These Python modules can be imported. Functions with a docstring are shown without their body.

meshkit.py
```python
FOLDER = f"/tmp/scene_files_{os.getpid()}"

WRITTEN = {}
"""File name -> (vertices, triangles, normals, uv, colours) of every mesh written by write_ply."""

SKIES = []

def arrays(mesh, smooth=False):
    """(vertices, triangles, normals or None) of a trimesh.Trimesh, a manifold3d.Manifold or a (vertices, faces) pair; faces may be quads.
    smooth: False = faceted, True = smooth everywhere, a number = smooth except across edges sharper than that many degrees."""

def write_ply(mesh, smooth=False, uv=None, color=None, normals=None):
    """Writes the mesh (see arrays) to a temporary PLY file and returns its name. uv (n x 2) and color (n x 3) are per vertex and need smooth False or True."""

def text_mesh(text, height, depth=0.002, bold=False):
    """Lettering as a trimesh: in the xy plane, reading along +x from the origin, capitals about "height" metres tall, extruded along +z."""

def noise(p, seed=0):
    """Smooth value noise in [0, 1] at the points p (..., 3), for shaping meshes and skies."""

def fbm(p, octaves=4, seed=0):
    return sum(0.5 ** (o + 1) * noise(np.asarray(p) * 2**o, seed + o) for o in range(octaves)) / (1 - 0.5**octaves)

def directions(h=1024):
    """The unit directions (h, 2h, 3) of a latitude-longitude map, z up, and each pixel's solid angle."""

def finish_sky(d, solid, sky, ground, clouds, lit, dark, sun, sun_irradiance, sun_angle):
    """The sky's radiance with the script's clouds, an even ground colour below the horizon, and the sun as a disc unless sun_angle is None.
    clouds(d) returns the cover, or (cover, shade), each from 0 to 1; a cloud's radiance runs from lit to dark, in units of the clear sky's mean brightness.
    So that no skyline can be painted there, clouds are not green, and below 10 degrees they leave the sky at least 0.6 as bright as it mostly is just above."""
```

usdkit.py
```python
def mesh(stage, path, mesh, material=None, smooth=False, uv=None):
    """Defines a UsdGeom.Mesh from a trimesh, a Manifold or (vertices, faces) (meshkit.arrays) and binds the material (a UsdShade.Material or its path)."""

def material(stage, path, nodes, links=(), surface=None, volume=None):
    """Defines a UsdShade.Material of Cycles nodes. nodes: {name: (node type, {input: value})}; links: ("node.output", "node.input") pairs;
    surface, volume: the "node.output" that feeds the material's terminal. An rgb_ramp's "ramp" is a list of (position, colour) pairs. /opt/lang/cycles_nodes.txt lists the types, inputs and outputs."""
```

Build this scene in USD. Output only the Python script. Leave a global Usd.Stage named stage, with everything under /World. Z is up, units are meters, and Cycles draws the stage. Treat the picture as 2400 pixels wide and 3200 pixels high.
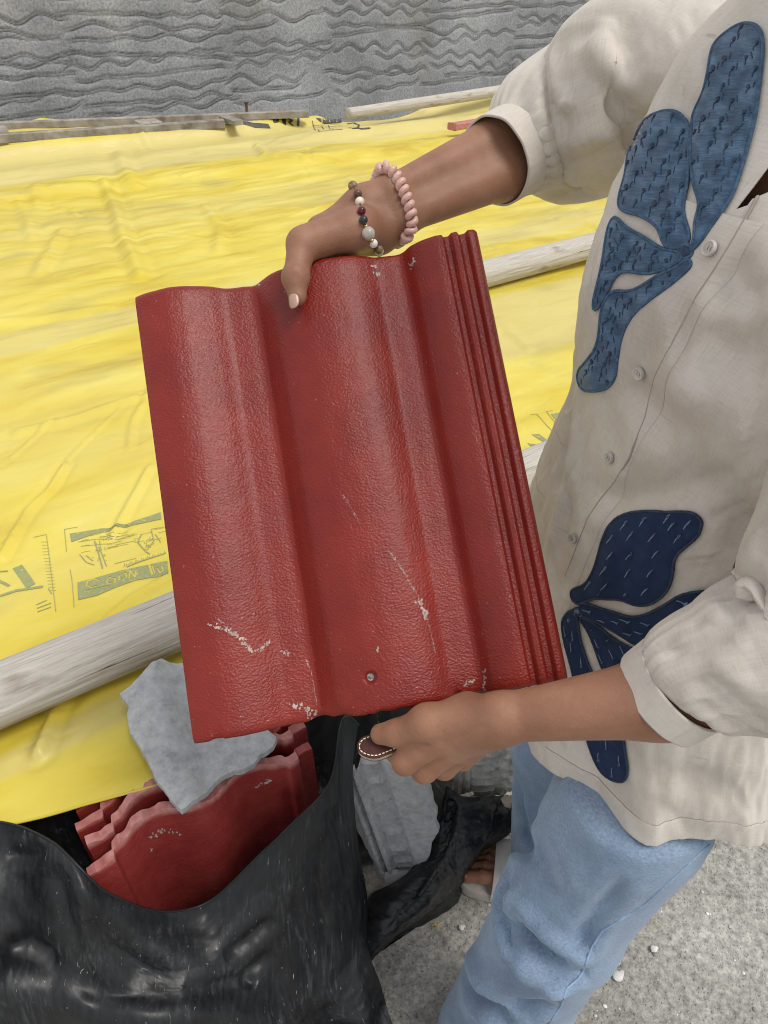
import math, random
import numpy as np
import trimesh, manifold3d, usdkit, meshkit
from pxr import Usd, UsdGeom, UsdLux, UsdShade, Gf, Sdf
from scipy.interpolate import PchipInterpolator, CubicSpline, RectBivariateSpline
from scipy.spatial import Delaunay, cKDTree
from shapely.geometry import Polygon, LineString, Point, MultiPoint
import shapely

# ------------------------------------------------------------------ camera, sky, sun, exposure
stage = Usd.Stage.CreateInMemory()
UsdGeom.SetStageUpAxis(stage, UsdGeom.Tokens.z)
UsdGeom.SetStageMetersPerUnit(stage, 1.0)
world = UsdGeom.Xform.Define(stage, '/World'); stage.SetDefaultPrim(world.GetPrim())
UsdGeom.Scope.Define(stage, '/World/Looks')

EYE = np.array([0, 0, 1.45]); PITCH = math.radians(38); F = 2160.0
FW = np.array([0, math.cos(PITCH), -math.sin(PITCH)]); UP = np.array([0, math.sin(PITCH), math.cos(PITCH)]); RT = np.array([1.0, 0, 0])
EXPOSURE = -0.28
SUN = np.array([0.42, -0.22, 0.87]); SUN /= np.linalg.norm(SUN)
SUN_INT = 0.85; SUN_ANGLE = 26.0
SKY_STRENGTH = 0.12

cam = UsdGeom.Camera.Define(stage, '/World/camera')
cam.AddTransformOp().Set(Gf.Matrix4d(*RT, 0, *UP, 0, *(-FW), 0, *EYE, 1))
cam.CreateHorizontalApertureAttr(24.0); cam.CreateVerticalApertureAttr(32.0); cam.CreateFocalLengthAttr(21.6)
cam.CreateClippingRangeAttr(Gf.Vec2f(0.01, 500)); cam.CreateExposureAttr(EXPOSURE)

def mk(name, nodes, links=(), surface='p.BSDF', volume=None):
    return usdkit.material(stage, '/World/Looks/' + name, nodes, links, surface=surface, volume=volume)

dome = UsdLux.DomeLight.Define(stage, '/World/sky'); dome.CreateIntensityAttr(1.0)
sky_mat = mk('sky_look', {
    'sky': ('sky_texture', {'sky_type': 'single_scattering', 'sun_disc': False, 'sun_elevation': math.asin(SUN[2]), 'sun_rotation': math.atan2(SUN[0], SUN[1])}),
    'tc': ('texture_coordinate', {}), 'n': ('noise_texture', {'scale': 2.2, 'detail': 5, 'roughness': 0.55}),
    'r': ('rgb_ramp', {'ramp': [(0.30, (6.4, 6.6, 7.0)), (0.70, (10.6, 10.6, 10.6))]}),
    'm': ('mix_color', {'fac': 0.86}), 'bg': ('background_shader', {'strength': SKY_STRENGTH})},
    [('tc.generated', 'n.vector'), ('n.fac', 'r.fac'), ('sky.color', 'm.a'), ('r.color', 'm.b'), ('m.result', 'bg.color')], surface='bg.background')
UsdShade.MaterialBindingAPI.Apply(dome.GetPrim()).Bind(sky_mat)
dome.GetPrim().SetCustomDataByKey('kind', 'structure'); dome.GetPrim().SetCustomDataByKey('label', 'bright overcast sky over the yard'); 
sun = UsdLux.DistantLight.Define(stage, '/World/sun'); sun.CreateIntensityAttr(SUN_INT); sun.CreateAngleAttr(SUN_ANGLE); sun.CreateNormalizeAttr(True)
sun.CreateColorAttr(Gf.Vec3f(1.0, 0.965, 0.92))
_z = SUN; _x = np.cross([0, 1, 0], _z); _x /= np.linalg.norm(_x); _y = np.cross(_z, _x)
sun.AddTransformOp().Set(Gf.Matrix4d(*_x, 0, *_y, 0, *_z, 0, 0, 0, 20, 1))

# ------------------------------------------------------------------ helpers: scene tree
rng = np.random.default_rng(7); random.seed(7)
used = {}
origins = {}
def path_for(name, parent):
    base = (parent or '/World') + '/' + name
    n = used.get(base, -1) + 1; used[base] = n
    return base if n == 0 else f'{base}_{n:03d}'
def tag(prim, label=None, cat=None, group=None, kind=None):
    for k, v in (('label', label), ('category', cat), ('group', group), ('kind', kind)):
        if v: prim.SetCustomDataByKey(k, v)
def thing(name, base, label, cat, group=None, kind=None):
    p = path_for(name, None); x = UsdGeom.Xform.Define(stage, p); x.AddTranslateOp().Set(Gf.Vec3d(*map(float, base)))
    origins[p] = np.asarray(base, float); tag(x.GetPrim(), label, cat, group, kind)
    return p
def obj(name, mesh, mat, parent=None, smooth=True, uv=None, label=None, cat=None, group=None, kind=None):
    p = path_for(name, parent)
    if isinstance(mesh, tuple): v, f = mesh
    elif hasattr(mesh, 'to_mesh'):
        m = mesh.to_mesh(); v, f = m.vert_properties[:, :3], m.tri_verts
    else: v, f = mesh.vertices, mesh.faces
    o = origins.get(parent, np.zeros(3)); origins[p] = o
    g = usdkit.mesh(stage, p, (np.asarray(v, float) - o, np.asarray(f)), mat, smooth=smooth, uv=uv)
    tag(g.GetPrim(), label, cat, group, kind)
    return p

# ------------------------------------------------------------------ helpers: geometry
def nrm(v): v = np.asarray(v, float); return v / np.linalg.norm(v)
def ray(px, py): return FW + RT * (px - 1200) / F - UP * (py - 1600) / F
def Pd(px, py, d): return EYE + d * ray(px, py)
def Pz(px, py, z): q = ray(px, py); return EYE + q * (z - EYE[2]) / q[2]
def Pplane(px, py, n, p0): q = ray(px, py); return EYE + q * (np.dot(n, np.asarray(p0) - EYE) / np.dot(n, q))
U = np.array([0.831, 0.556, 0]); U /= np.linalg.norm(U); V = np.array([-U[1], U[0], 0])
def ST(p): return float(np.dot(p, U)), float(np.dot(p, V))
def W(s, t, z): return np.multiply.outer(s, U) + np.multiply.outer(t, V) + np.multiply.outer(z, [0, 0, 1.0])
def PT(px, py, t): return Pplane(px, py, V, V * t)
def fbm(p, o=4, seed=0): return meshkit.fbm(np.asarray(p, float), o, seed)
def fb(p, sc, o=4, seed=0): return meshkit.fbm(np.asarray(p, float) * sc, o, seed) - 0.5

def cat(meshes):
    vs, fs, k = [], [], 0
    for m in meshes:
        v, f = (m if isinstance(m, tuple) else (np.asarray(m.vertices), np.asarray(m.faces)))
        vs.append(v); fs.append(np.asarray(f) + k); k += len(v)
    return np.vstack(vs), np.vstack(fs)
def grid_faces(n, m, wrap=False):
    i = np.arange(n - 1)[:, None]; j = np.arange(m if wrap else m - 1)[None]
    a = i * m + j; b = i * m + (j + 1) % m; c = (i + 1) * m + (j + 1) % m; d = (i + 1) * m + j
    a, b, c, d = (np.broadcast_to(x, (n - 1, j.shape[1])).ravel() for x in (a, b, c, d))
    return np.vstack([np.stack([a, b, c], 1), np.stack([a, c, d], 1)])
def normals(v, f):
    n = np.zeros_like(v); c = np.cross(v[f[:, 1]] - v[f[:, 0]], v[f[:, 2]] - v[f[:, 0]])
    for k in range(3): np.add.at(n, f[:, k], c)
    return n / np.maximum(np.linalg.norm(n, axis=1, keepdims=True), 1e-12)
def shell(v, f, t):
    """gives an open sheet a thickness t (behind its front side) and closes its rim"""
    n = normals(v, f); k = len(v)
    e = np.vstack([f[:, [0, 1]], f[:, [1, 2]], f[:, [2, 0]]]); key = np.sort(e, 1)
    _, inv, cnt = np.unique(key, axis=0, return_inverse=True, return_counts=True)
    be = e[cnt[inv.ravel()] == 1]
    side = np.vstack([np.stack([be[:, 1], be[:, 0], be[:, 0] + k], 1), np.stack([be[:, 1], be[:, 0] + k, be[:, 1] + k], 1)])
    return np.vstack([v, v - n * t]), np.vstack([f, f[:, ::-1] + k, side])
def compact(v, f):
    u, inv = np.unique(f.ravel(), return_inverse=True); return v[u], inv.reshape(-1, 3), u
def frames(pts):
    pts = np.asarray(pts, float); T = np.gradient(pts, axis=0); T /= np.linalg.norm(T, axis=1, keepdims=True)
    n = np.cross(T[0], [0, 0, 1.0]); n = n if np.linalg.norm(n) > 1e-3 else np.cross(T[0], [1.0, 0, 0]); n = nrm(n); N = [n]
    for i in range(1, len(pts)):
        n = n - T[i] * np.dot(n, T[i]); n = nrm(n); N.append(n)
    N = np.array(N); return T, N, np.cross(T, N)
def tube(pts, r, k=10, caps=True, closed=False):
    pts = np.asarray(pts, float); r = np.broadcast_to(r, len(pts)); T, N, B = frames(pts)
    a = np.linspace(0, 2 * np.pi, k, endpoint=False)
    v = pts[:, None] + r[:, None, None] * (np.cos(a)[None, :, None] * N[:, None] + np.sin(a)[None, :, None] * B[:, None])
    f = grid_faces(len(pts), k, True)[:, ::-1]; v = v.reshape(-1, 3)
    if caps:
        m = len(v); v = np.vstack([v, pts[0], pts[-1]]); j = np.arange(k); e = (len(pts) - 1) * k
        f = np.vstack([f, np.stack([np.full(k, m), j, (j + 1) % k], 1)[:, ::-1] if False else np.stack([np.full(k, m), (j + 1) % k, j], 1)[:, ::-1], np.stack([np.full(k, m + 1), e + j, e + (j + 1) % k], 1)])
    return v, f
def spline(pts, n, closed=False):
    pts = np.asarray(pts, float); t = np.r_[0, np.cumsum(np.linalg.norm(np.diff(pts, axis=0), axis=1))]
    return CubicSpline(t, pts)(np.linspace(0, t[-1], n)) if len(pts) > 2 else pts[0] + np.linspace(0, 1, n)[:, None] * (pts[-1] - pts[0])
def resample(pts, step):
    l = LineString(pts); n = max(2, int(l.length / step) + 1)
    return np.array([l.interpolate(x).coords[0] for x in np.linspace(0, l.length, n)])
def raycast(mesh, pix):
    pix = np.atleast_2d(np.asarray(pix, float)); d = np.array([ray(*p) for p in pix]); d /= np.linalg.norm(d, axis=1, keepdims=True)
    loc, ri, ti = mesh.ray.intersects_location(np.broadcast_to(EYE, d.shape), d, multiple_hits=True)
    out = np.full((len(pix), 3), np.nan); best = np.full(len(pix), 1e9); tri = np.full(len(pix), -1)
    for q, i, t in zip(loc, ri, ti):
        dd = np.linalg.norm(q - EYE)
        if dd < best[i]: best[i] = dd; out[i] = q; tri[i] = t
    nn = np.full((len(pix), 3), np.nan); ok = tri >= 0; nn[ok] = mesh.face_normals[tri[ok]]
    return out, nn
# signed distance bodies and surface nets
def cone(p, a, b, ra, rb):
    a, b = np.asarray(a), np.asarray(b); ba = b - a; t = np.clip(((p - a) @ ba) / max(ba @ ba, 1e-12), 0, 1)
    return np.linalg.norm(p - a - t[..., None] * ba, axis=-1) - (ra + (rb - ra) * t)
def ball(p, c, r): return (np.linalg.norm((p - np.asarray(c)) / np.asarray(r), axis=-1) - 1) * np.min(r)
def smin(a, b, k):
    h = np.maximum(k - np.abs(a - b), 0) / k; return np.minimum(a, b) - h * h * k / 4
def chain(p, parts, k):
    d = None
    for q in parts:
        e = cone(p, *q) if len(q) == 4 else ball(p, *q)
        d = e if d is None else smin(d, e, k)
    return d
def nets(fun, lo, hi, h):
    lo, hi = np.asarray(lo, float), np.asarray(hi, float); n = np.ceil((hi - lo) / h).astype(int) + 1
    g = np.stack(np.meshgrid(*[lo[k] + h * np.arange(n[k]) for k in range(3)], indexing='ij'), -1)
    d = fun(g.reshape(-1, 3)).reshape(n); s = d < 0
    corner = [(i, j, k) for i in (0, 1) for j in (0, 1) for k in (0, 1)]
    sl = lambda A, c: A[c[0]:n[0] - 1 + c[0], c[1]:n[1] - 1 + c[1], c[2]:n[2] - 1 + c[2]]
    cnt = sum(sl(s, c).astype(int) for c in corner); act = (cnt > 0) & (cnt < 8)
    acc = np.zeros(act.shape + (3,)); num = np.zeros(act.shape)
    for c in corner:
        for ax in range(3):
            if c[ax]: continue
            e = list(c); e[ax] = 1; d0, d1 = sl(d, c), sl(d, e); cr = sl(s, c) != sl(s, e)
            t = np.where(cr, d0 / np.where(d0 - d1 == 0, 1, d0 - d1), 0); p = np.zeros(act.shape + (3,)); p += c; p[..., ax] += t
            acc += np.where(cr[..., None], p, 0); num += cr
    idx = -np.ones(act.shape, int); idx[act] = np.arange(act.sum()); ijk = np.argwhere(act)
    v = lo + h * (ijk + acc[act] / num[act][:, None]); fs = []
    for ax in range(3):
        b, c = (ax + 1) % 3, (ax + 2) % 3; A = np.moveaxis(s, ax, 0); cr = A[:-1] != A[1:]; q = np.argwhere(cr)
        oth = [x for x in range(3) if x != ax]; full = np.zeros((len(q), 3), int); full[:, ax] = q[:, 0]; full[:, oth[0]] = q[:, 1]; full[:, oth[1]] = q[:, 2]
        ok = (full[:, b] > 0) & (full[:, c] > 0) & (full[:, b] < n[b] - 1) & (full[:, c] < n[c] - 1); full = full[ok]
        def at(db, dc): w = full.copy(); w[:, b] += db; w[:, c] += dc; return idx[w[:, 0], w[:, 1], w[:, 2]]
        q4 = np.stack([at(-1, -1), at(0, -1), at(0, 0), at(-1, 0)], 1); fl = s[full[:, 0], full[:, 1], full[:, 2]]
        q4 = np.where(fl[:, None], q4, q4[:, ::-1]); fs += [q4[:, [0, 1, 2]], q4[:, [0, 2, 3]]]
    f = np.vstack(fs); e = h * 0.2
    for _ in range(3):
        d0 = fun(v); gr = np.stack([(fun(v + e * np.eye(3)[k]) - fun(v - e * np.eye(3)[k])) / (2 * e) for k in range(3)], -1)
        v = v - np.clip(d0 / np.maximum((gr ** 2).sum(-1), 0.2), -h, h)[:, None] * gr
    return v, f
def crease(v, n, line, w, amp, ridge=0.5):
    """presses a fold line (3D polyline) into the vertices v with normals n"""
    line = line[~np.isnan(line).any(1)]
    if len(line) < 2: return v
    d = np.full(len(v), 1e9); tt = np.zeros(len(v)); L = len(line) - 1
    for k in range(L):
        a, b = line[k], line[k + 1]; ba = b - a; t = np.clip(((v - a) @ ba) / max(ba @ ba, 1e-12), 0, 1); e = np.linalg.norm(v - a - t[:, None] * ba, axis=1)
        m = e < d; d = np.where(m, e, d); tt = np.where(m, (k + t) / L, tt)
    fade = np.clip(np.minimum(tt, 1 - tt) * 5, 0, 1) ** 0.7
    h = -np.exp(-(d / w) ** 2) + ridge * np.exp(-((d - 2.2 * w) / (1.1 * w)) ** 2)
    return v + n * (amp * fade * h)[:, None]

# ------------------------------------------------------------------ looks
def tex_mat(name, ramp, scale=6, detail=6, rough=0.6, rlo=0.5, bump=0.0, bscale=60, bdist=0.002, stretch=(1, 1, 1), coord='object', spec=0.5, extra=None, coat=0.0, bdetail=4, roughness=0.6, sss=0.0, noise_dist=0.0, trans=0.0, sheen=0.0):
    nodes = {'tc': ('texture_coordinate', {}), 'mp': ('mapping', {'scale': stretch}), 'n': ('noise_texture', {'scale': scale, 'detail': detail, 'roughness': roughness, 'distortion': noise_dist}),
             'r': ('rgb_ramp', {'ramp': ramp}), 'p': ('principled_bsdf', {'roughness': rough, 'specular_ior_level': spec})}
    src = 'tc.object' if coord == 'object' else 'uv.UV'
    if coord != 'object': nodes['uv'] = ('uvmap', {'attribute': 'st'})
    links = [(src, 'mp.vector'), ('mp.vector', 'n.vector'), ('n.fac', 'r.fac'), ('r.color', 'p.base_color')]
    if sss: nodes['p'][1].update(subsurface_weight=sss, subsurface_scale=0.006)
    if coat: nodes['p'][1].update(coat_weight=coat, coat_roughness=0.25)
    if sheen: nodes['p'][1].update(sheen_weight=sheen)
    if bump:
        nodes['nb'] = ('noise_texture', {'scale': bscale, 'detail': bdetail, 'roughness': 0.6}); nodes['b'] = ('bump', {'strength': bump, 'distance': bdist})
        links += [('mp.vector', 'nb.vector'), ('nb.fac', 'b.height'), ('b.normal', 'p.normal')]
    return mk(name, nodes, links)

# ------------------------------------------------------------------ ground
Z0 = 0.48
ground_mat = mk('rough_concrete', {
    'tc': ('texture_coordinate', {}), 'n': ('noise_texture', {'scale': 3.0, 'detail': 8, 'roughness': 0.65}), 'n2': ('noise_texture', {'scale': 90, 'detail': 5, 'roughness': 0.75}),
    'v': ('voronoi_texture', {'scale': 130, 'randomness': 1.0}), 'vr': ('rgb_ramp', {'ramp': [(0.0, (0.9, 0.9, 0.9)), (0.16, (0.55, 0.55, 0.55)), (0.3, (0.38, 0.38, 0.38)), (1, (0.38, 0.38, 0.38))]}),
    'r': ('rgb_ramp', {'ramp': [(0.3, (0.20, 0.19, 0.17)), (0.5, (0.32, 0.31, 0.285)), (0.7, (0.42, 0.41, 0.385))]}),
    'r2': ('rgb_ramp', {'ramp': [(0.28, (0.42, 0.42, 0.40)), (0.5, (0.95, 0.95, 0.93)), (0.68, (1.45, 1.43, 1.38))]}),
    'm': ('mix_color', {'blend_type': 'multiply', 'fac': 1.0, 'use_clamp': False}), 'p': ('principled_bsdf', {'roughness': 0.95, 'specular_ior_level': 0.2}),
    'b': ('bump', {'strength': 0.9, 'distance': 0.006}), 'add': ('math', {'math_type': 'multiply_add', 'value2': 0.6})},
    [('tc.object', 'n.vector'), ('tc.object', 'n2.vector'), ('tc.object', 'v.vector'), ('n.fac', 'r.fac'), ('n2.fac', 'r2.fac'), ('r.color', 'm.a'), ('r2.color', 'm.b'), ('m.result', 'p.base_color'),
     ('v.distance', 'vr.fac'), ('n2.fac', 'add.value1'), ('vr.color', 'add.value3'), ('add.value', 'b.height'), ('b.normal', 'p.normal')])
def sheet(x, y, z_of):
    X, Y = np.meshgrid(x, y, indexing='ij'); P = np.stack([X, Y, z_of(X, Y)], -1).reshape(-1, 3)
    return P, grid_faces(len(x), len(y))
def zg(x, y): p = np.stack([x, y, 0 * x], -1); return 0.010 * fb(p, 5, 4, 3) + 0.006 * fb(p, 40, 3, 5) - 0.004
gx = np.r_[-60, -20, -6, -2.5, np.arange(-1.0, 1.6, 0.008), 2.5, 6, 20, 60]; gy = np.r_[-60, -20, -5, -1, np.arange(-0.1, 1.25, 0.008), 2, 4, 8, 20, 60]
obj('ground', sheet(gx, gy, lambda a, b: np.where((abs(a) < 3) & (abs(b) < 2), zg(a, b), -0.004)), ground_mat, kind='structure', label='rough grey concrete yard floor strewn with grit')
# loose grit
peb_mat = tex_mat('grit_stone', [(0.35, (0.20, 0.19, 0.175)), (0.5, (0.42, 0.41, 0.385)), (0.65, (0.68, 0.67, 0.64))], scale=9, detail=1, rough=0.9)
def pebble(c, r, seed):
    s = trimesh.creation.icosphere(subdivisions=1, radius=1.0); v = s.vertices * (0.75 + 0.5 * meshkit.noise(s.vertices * 1.3 + seed * 7.1, seed)[:, None]) * r * np.array([1, 0.8 + 0.3 * (seed % 3) / 3, 0.6])
    a = seed * 1.7; R = np.array([[math.cos(a), -math.sin(a), 0], [math.sin(a), math.cos(a), 0], [0, 0, 1]]); return v @ R.T + c, s.faces
gr = []
for i in range(2000):
    x, y = rng.uniform(-0.15, 1.25), rng.uniform(0.02, 1.1); r = 0.0009 + 0.0036 * rng.random() ** 4
    gr.append(pebble(np.array([x, y, float(zg(np.array(x), np.array(y))) + r * 0.25]), r, i))
obj('grit', cat(gr), peb_mat, kind='stuff', label='fine loose grit and pale crumbs scattered over the concrete')
white_mat = tex_mat('white_crumb', [(0.3, (0.42, 0.42, 0.40)), (0.7, (0.70, 0.70, 0.67))], scale=60, rough=0.9)
k = 0
for (px, py, r, lab) in ((1442, 2898, 0.0055, 'small white plaster crumb on the concrete below the sandal'), (2043, 2966, 0.0065, 'white stone lying right of the jeans leg on the concrete'), (1912, 3010, 0.013, 'flat grey stone chip right of the jeans knee, upper of two'), (1930, 3050, 0.010, 'flat grey stone chip right of the jeans knee, lower of two')):
    c = Pz(px, py, 0.004); k += 1
    v, f = cat([pebble(c, r, 31 * k), pebble(c + [r * 0.9, r * 0.4, -0.001], r * 0.6, 57 * k)]); v[:, 2] = np.maximum(v[:, 2], -0.001)
    obj('stone_chip', (v, f), white_mat if k != 3 and k != 4 else peb_mat, label=lab, cat='stone', smooth=False)
straw_mat = tex_mat('straw', [(0.4, (0.55, 0.38, 0.12)), (0.6, (0.7, 0.55, 0.25))], rough=0.8)
st = []
for (x0, y0, x1, y1) in ((1352, 2880, 1372, 2902), (1368, 2884, 1372, 2906), (1380, 2882, 1366, 2896), (1350, 2892, 1374, 2890)):
    a, b = Pz(x0, y0, 0.006), Pz(x1, y1, 0.004); st.append(tube([a, (a + b) / 2 + [0, 0, 0.004], b], 0.0008, 5))
obj('straw_tuft', cat(st), straw_mat, label='tiny tuft of yellow straw on the concrete near the black sheet', cat='straw')

# ------------------------------------------------------------------ plastered wall with trowelled waves
wall_mat = mk('scratched_cement', {
    'tc': ('texture_coordinate', {}), 'n': ('noise_texture', {'scale': 1.6, 'detail': 9, 'roughness': 0.62}), 'r': ('rgb_ramp', {'ramp': [(0.28, (0.19, 0.195, 0.20)), (0.5, (0.295, 0.30, 0.305)), (0.72, (0.40, 0.405, 0.40))]}),
    'n2': ('noise_texture', {'scale': 55, 'detail': 5, 'roughness': 0.7}), 'r2': ('rgb_ramp', {'ramp': [(0.3, (0.6, 0.6, 0.6)), (0.7, (1.3, 1.3, 1.3))]}), 'm': ('mix_color', {'blend_type': 'multiply', 'fac': 1.0, 'use_clamp': False}),
    'mp': ('mapping', {'scale': (0.9, 0.9, 0.22)}), 'n3': ('noise_texture', {'scale': 2.1, 'detail': 4}), 'r3': ('rgb_ramp', {'ramp': [(0.55, (0, 0, 0)), (0.75, (0.4, 0.4, 0.4))]}), 'st': ('mix_color', {'b': (0.17, 0.155, 0.09)}),
    'at': ('attribute', {'attribute': 'groove_shade_dirt'}), 'm2': ('mix_color', {'b': (0.075, 0.075, 0.075)}),
    'b': ('bump', {'strength': 0.8, 'distance': 0.006}), 'p': ('principled_bsdf', {'roughness': 0.9, 'specular_ior_level': 0.25})},
    [('tc.object', 'n.vector'), ('tc.object', 'n2.vector'), ('tc.object', 'mp.vector'), ('mp.vector', 'n3.vector'), ('n.fac', 'r.fac'), ('n2.fac', 'r2.fac'), ('n3.fac', 'r3.fac'), ('r.color', 'm.a'), ('r2.color', 'm.b'),
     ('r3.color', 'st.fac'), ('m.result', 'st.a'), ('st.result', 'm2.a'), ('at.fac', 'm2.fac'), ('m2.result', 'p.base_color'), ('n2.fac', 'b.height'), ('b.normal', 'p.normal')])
TW = 7.15
ws = np.arange(0.2, 9.0, 0.0105); wz = np.arange(0.0, 1.9, 0.0095)
S, Z = np.meshgrid(ws, wz, indexing='ij'); dep = 0.012 * fb(np.stack([S, Z, 0 * S], -1), 1.7, 4, 11); groove = np.zeros_like(S)
wr = np.random.default_rng(21)
edges = [0.2, 1.62, 3.05, 4.1, 5.3, 6.6, 9.0]
for a, b in zip(edges[:-1], edges[1:]):
    z = 0.42 + wr.uniform(0, 0.05)
    while z < 1.5:
        s0, s1 = a + wr.uniform(-0.10, 0.06), b + wr.uniform(-0.04, 0.12)
        if wr.random() < 0.15: s0 = a + wr.uniform(0, 0.5) * (b - a)
        elif wr.random() < 0.15: s1 = b - wr.uniform(0, 0.5) * (b - a)
        lam, ph, am = wr.uniform(0.26, 0.42), wr.uniform(0, 6.3), wr.uniform(0.018, 0.036); tilt = wr.uniform(-0.06, 0.06)
        wob = wr.uniform(0, 50)
        for q, (dz, w, h) in enumerate(((0, 0.0075, 1.0), (0.021, 0.006, 0.85), (-0.014, 0.004, 0.3))):
            ss = ws; ctr = z + dz + tilt * (ss - s0) + am * np.sin(2 * np.pi * ss / lam + ph + 1.2 * np.sin(ss * 2.3 + wob)) * (0.6 + 0.5 * np.sin(ss * 1.7 + wob)) + 0.05 * np.exp(-((ss - s1) / 0.08) ** 2) * (1 if wob > 25 else -0.3) + 0.02 * (meshkit.noise(np.stack([ss * 3 + wob, ss * 0, ss * 0], -1), 2) - 0.5)
            on = np.clip((ss - s0) / 0.06, 0, 1) * np.clip((s1 - ss) / 0.06, 0, 1) * (0.55 + 0.6 * meshkit.noise(np.stack([ss * 5 + wob * 3, ss * 0 + q, ss * 0], -1), 5))
            g = np.exp(-((Z - ctr[:, None]) / w) ** 2) * on[:, None] * h
            groove = np.maximum(groove, g)
        z += wr.uniform(0.080, 0.115)
dep -= 0.012 * groove
Pw = W(S, TW - dep, Z).reshape(-1, 3); fw_ = grid_faces(len(ws), len(wz)); nw = len(Pw)
bk = W(np.array([0.2, 9.0, 9.0, 0.2]), np.full(4, TW + 0.2), np.array([0, 0, 1.9, 1.9])); top = (np.arange(len(ws)) * len(wz) + len(wz) - 1)
ft = W(np.array([0.2, 9.0, 9.0, 0.2]), np.full(4, TW + 0.006), np.array([0, 0, 1.896, 1.896]))
bv = np.vstack([ft, bk]); bf = np.array([[4, 5, 6], [4, 6, 7], [3, 2, 6], [3, 6, 7], [0, 3, 7], [0, 7, 4], [1, 5, 6], [1, 6, 2]])
wall_v, wall_f = cat([(Pw, fw_), (bv, bf)])
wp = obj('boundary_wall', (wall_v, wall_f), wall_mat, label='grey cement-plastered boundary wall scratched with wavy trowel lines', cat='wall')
UsdGeom.PrimvarsAPI(stage.GetPrimAtPath(wp)).CreatePrimvar('groove_shade_dirt', Sdf.ValueTypeNames.FloatArray, 'vertex').Set([float(x) for x in np.r_[np.clip(groove.ravel() * 0.6, 0, 0.6), np.zeros(8)]])  # groove shade painted into the cement colour, together with some dirt

# ------------------------------------------------------------------ yellow tarpaulin over the tile rows
S0, S1, T1 = -1.2, 8.6, 6.95
front_pix = [(-420, 2700), (0, 2566), (120, 2536), (260, 2496), (400, 2462), (492, 2438), (560, 2385), (700, 2290), (860, 2215), (1040, 2120), (1400, 1960)]
fr = np.array([ST(Pz(x, y, Z0)) for x, y in front_pix]); fr = fr[np.argsort(fr[:, 0])]
bk_ = np.array([ST(Pz(x, y, z)) for x, y, z in ((-400, 410, .58), (0, 390, .58), (130, 380, .56), (300, 372, .56), (480, 370, .56), (700, 360, .57), (960, 352, .56), (1080, 350, .56), (1200, 340, .56), (1400, 318, .56), (1560, 300, .56), (1700, 290, .56), (2400, 230, .56))]); bk_ = bk_[np.argsort(bk_[:, 0])]; print('back', bk_.round(2).tolist())
def t_back(s): return np.minimum(np.interp(s, bk_[:, 0], bk_[:, 1]), 7.05)
def t_front(s): return np.interp(s, fr[:, 0], fr[:, 1])
def pix_st(pl): return np.array([ST(Pz(x, y, Z0)) for x, y in pl])
def pix_tarp(pl):
    out = []
    for x, y in pl:
        k = np.linspace(0.82, 1.06, 260)[:, None]; p = EYE + k * (Pz(x, y, Z0) - EYE); s, t = p @ U, p @ V; g = p[:, 2] < zt(s, t); i = int(np.argmax(g)) if g.any() else 195; out.append((s[i], t[i]))
    return np.array(out)
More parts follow.
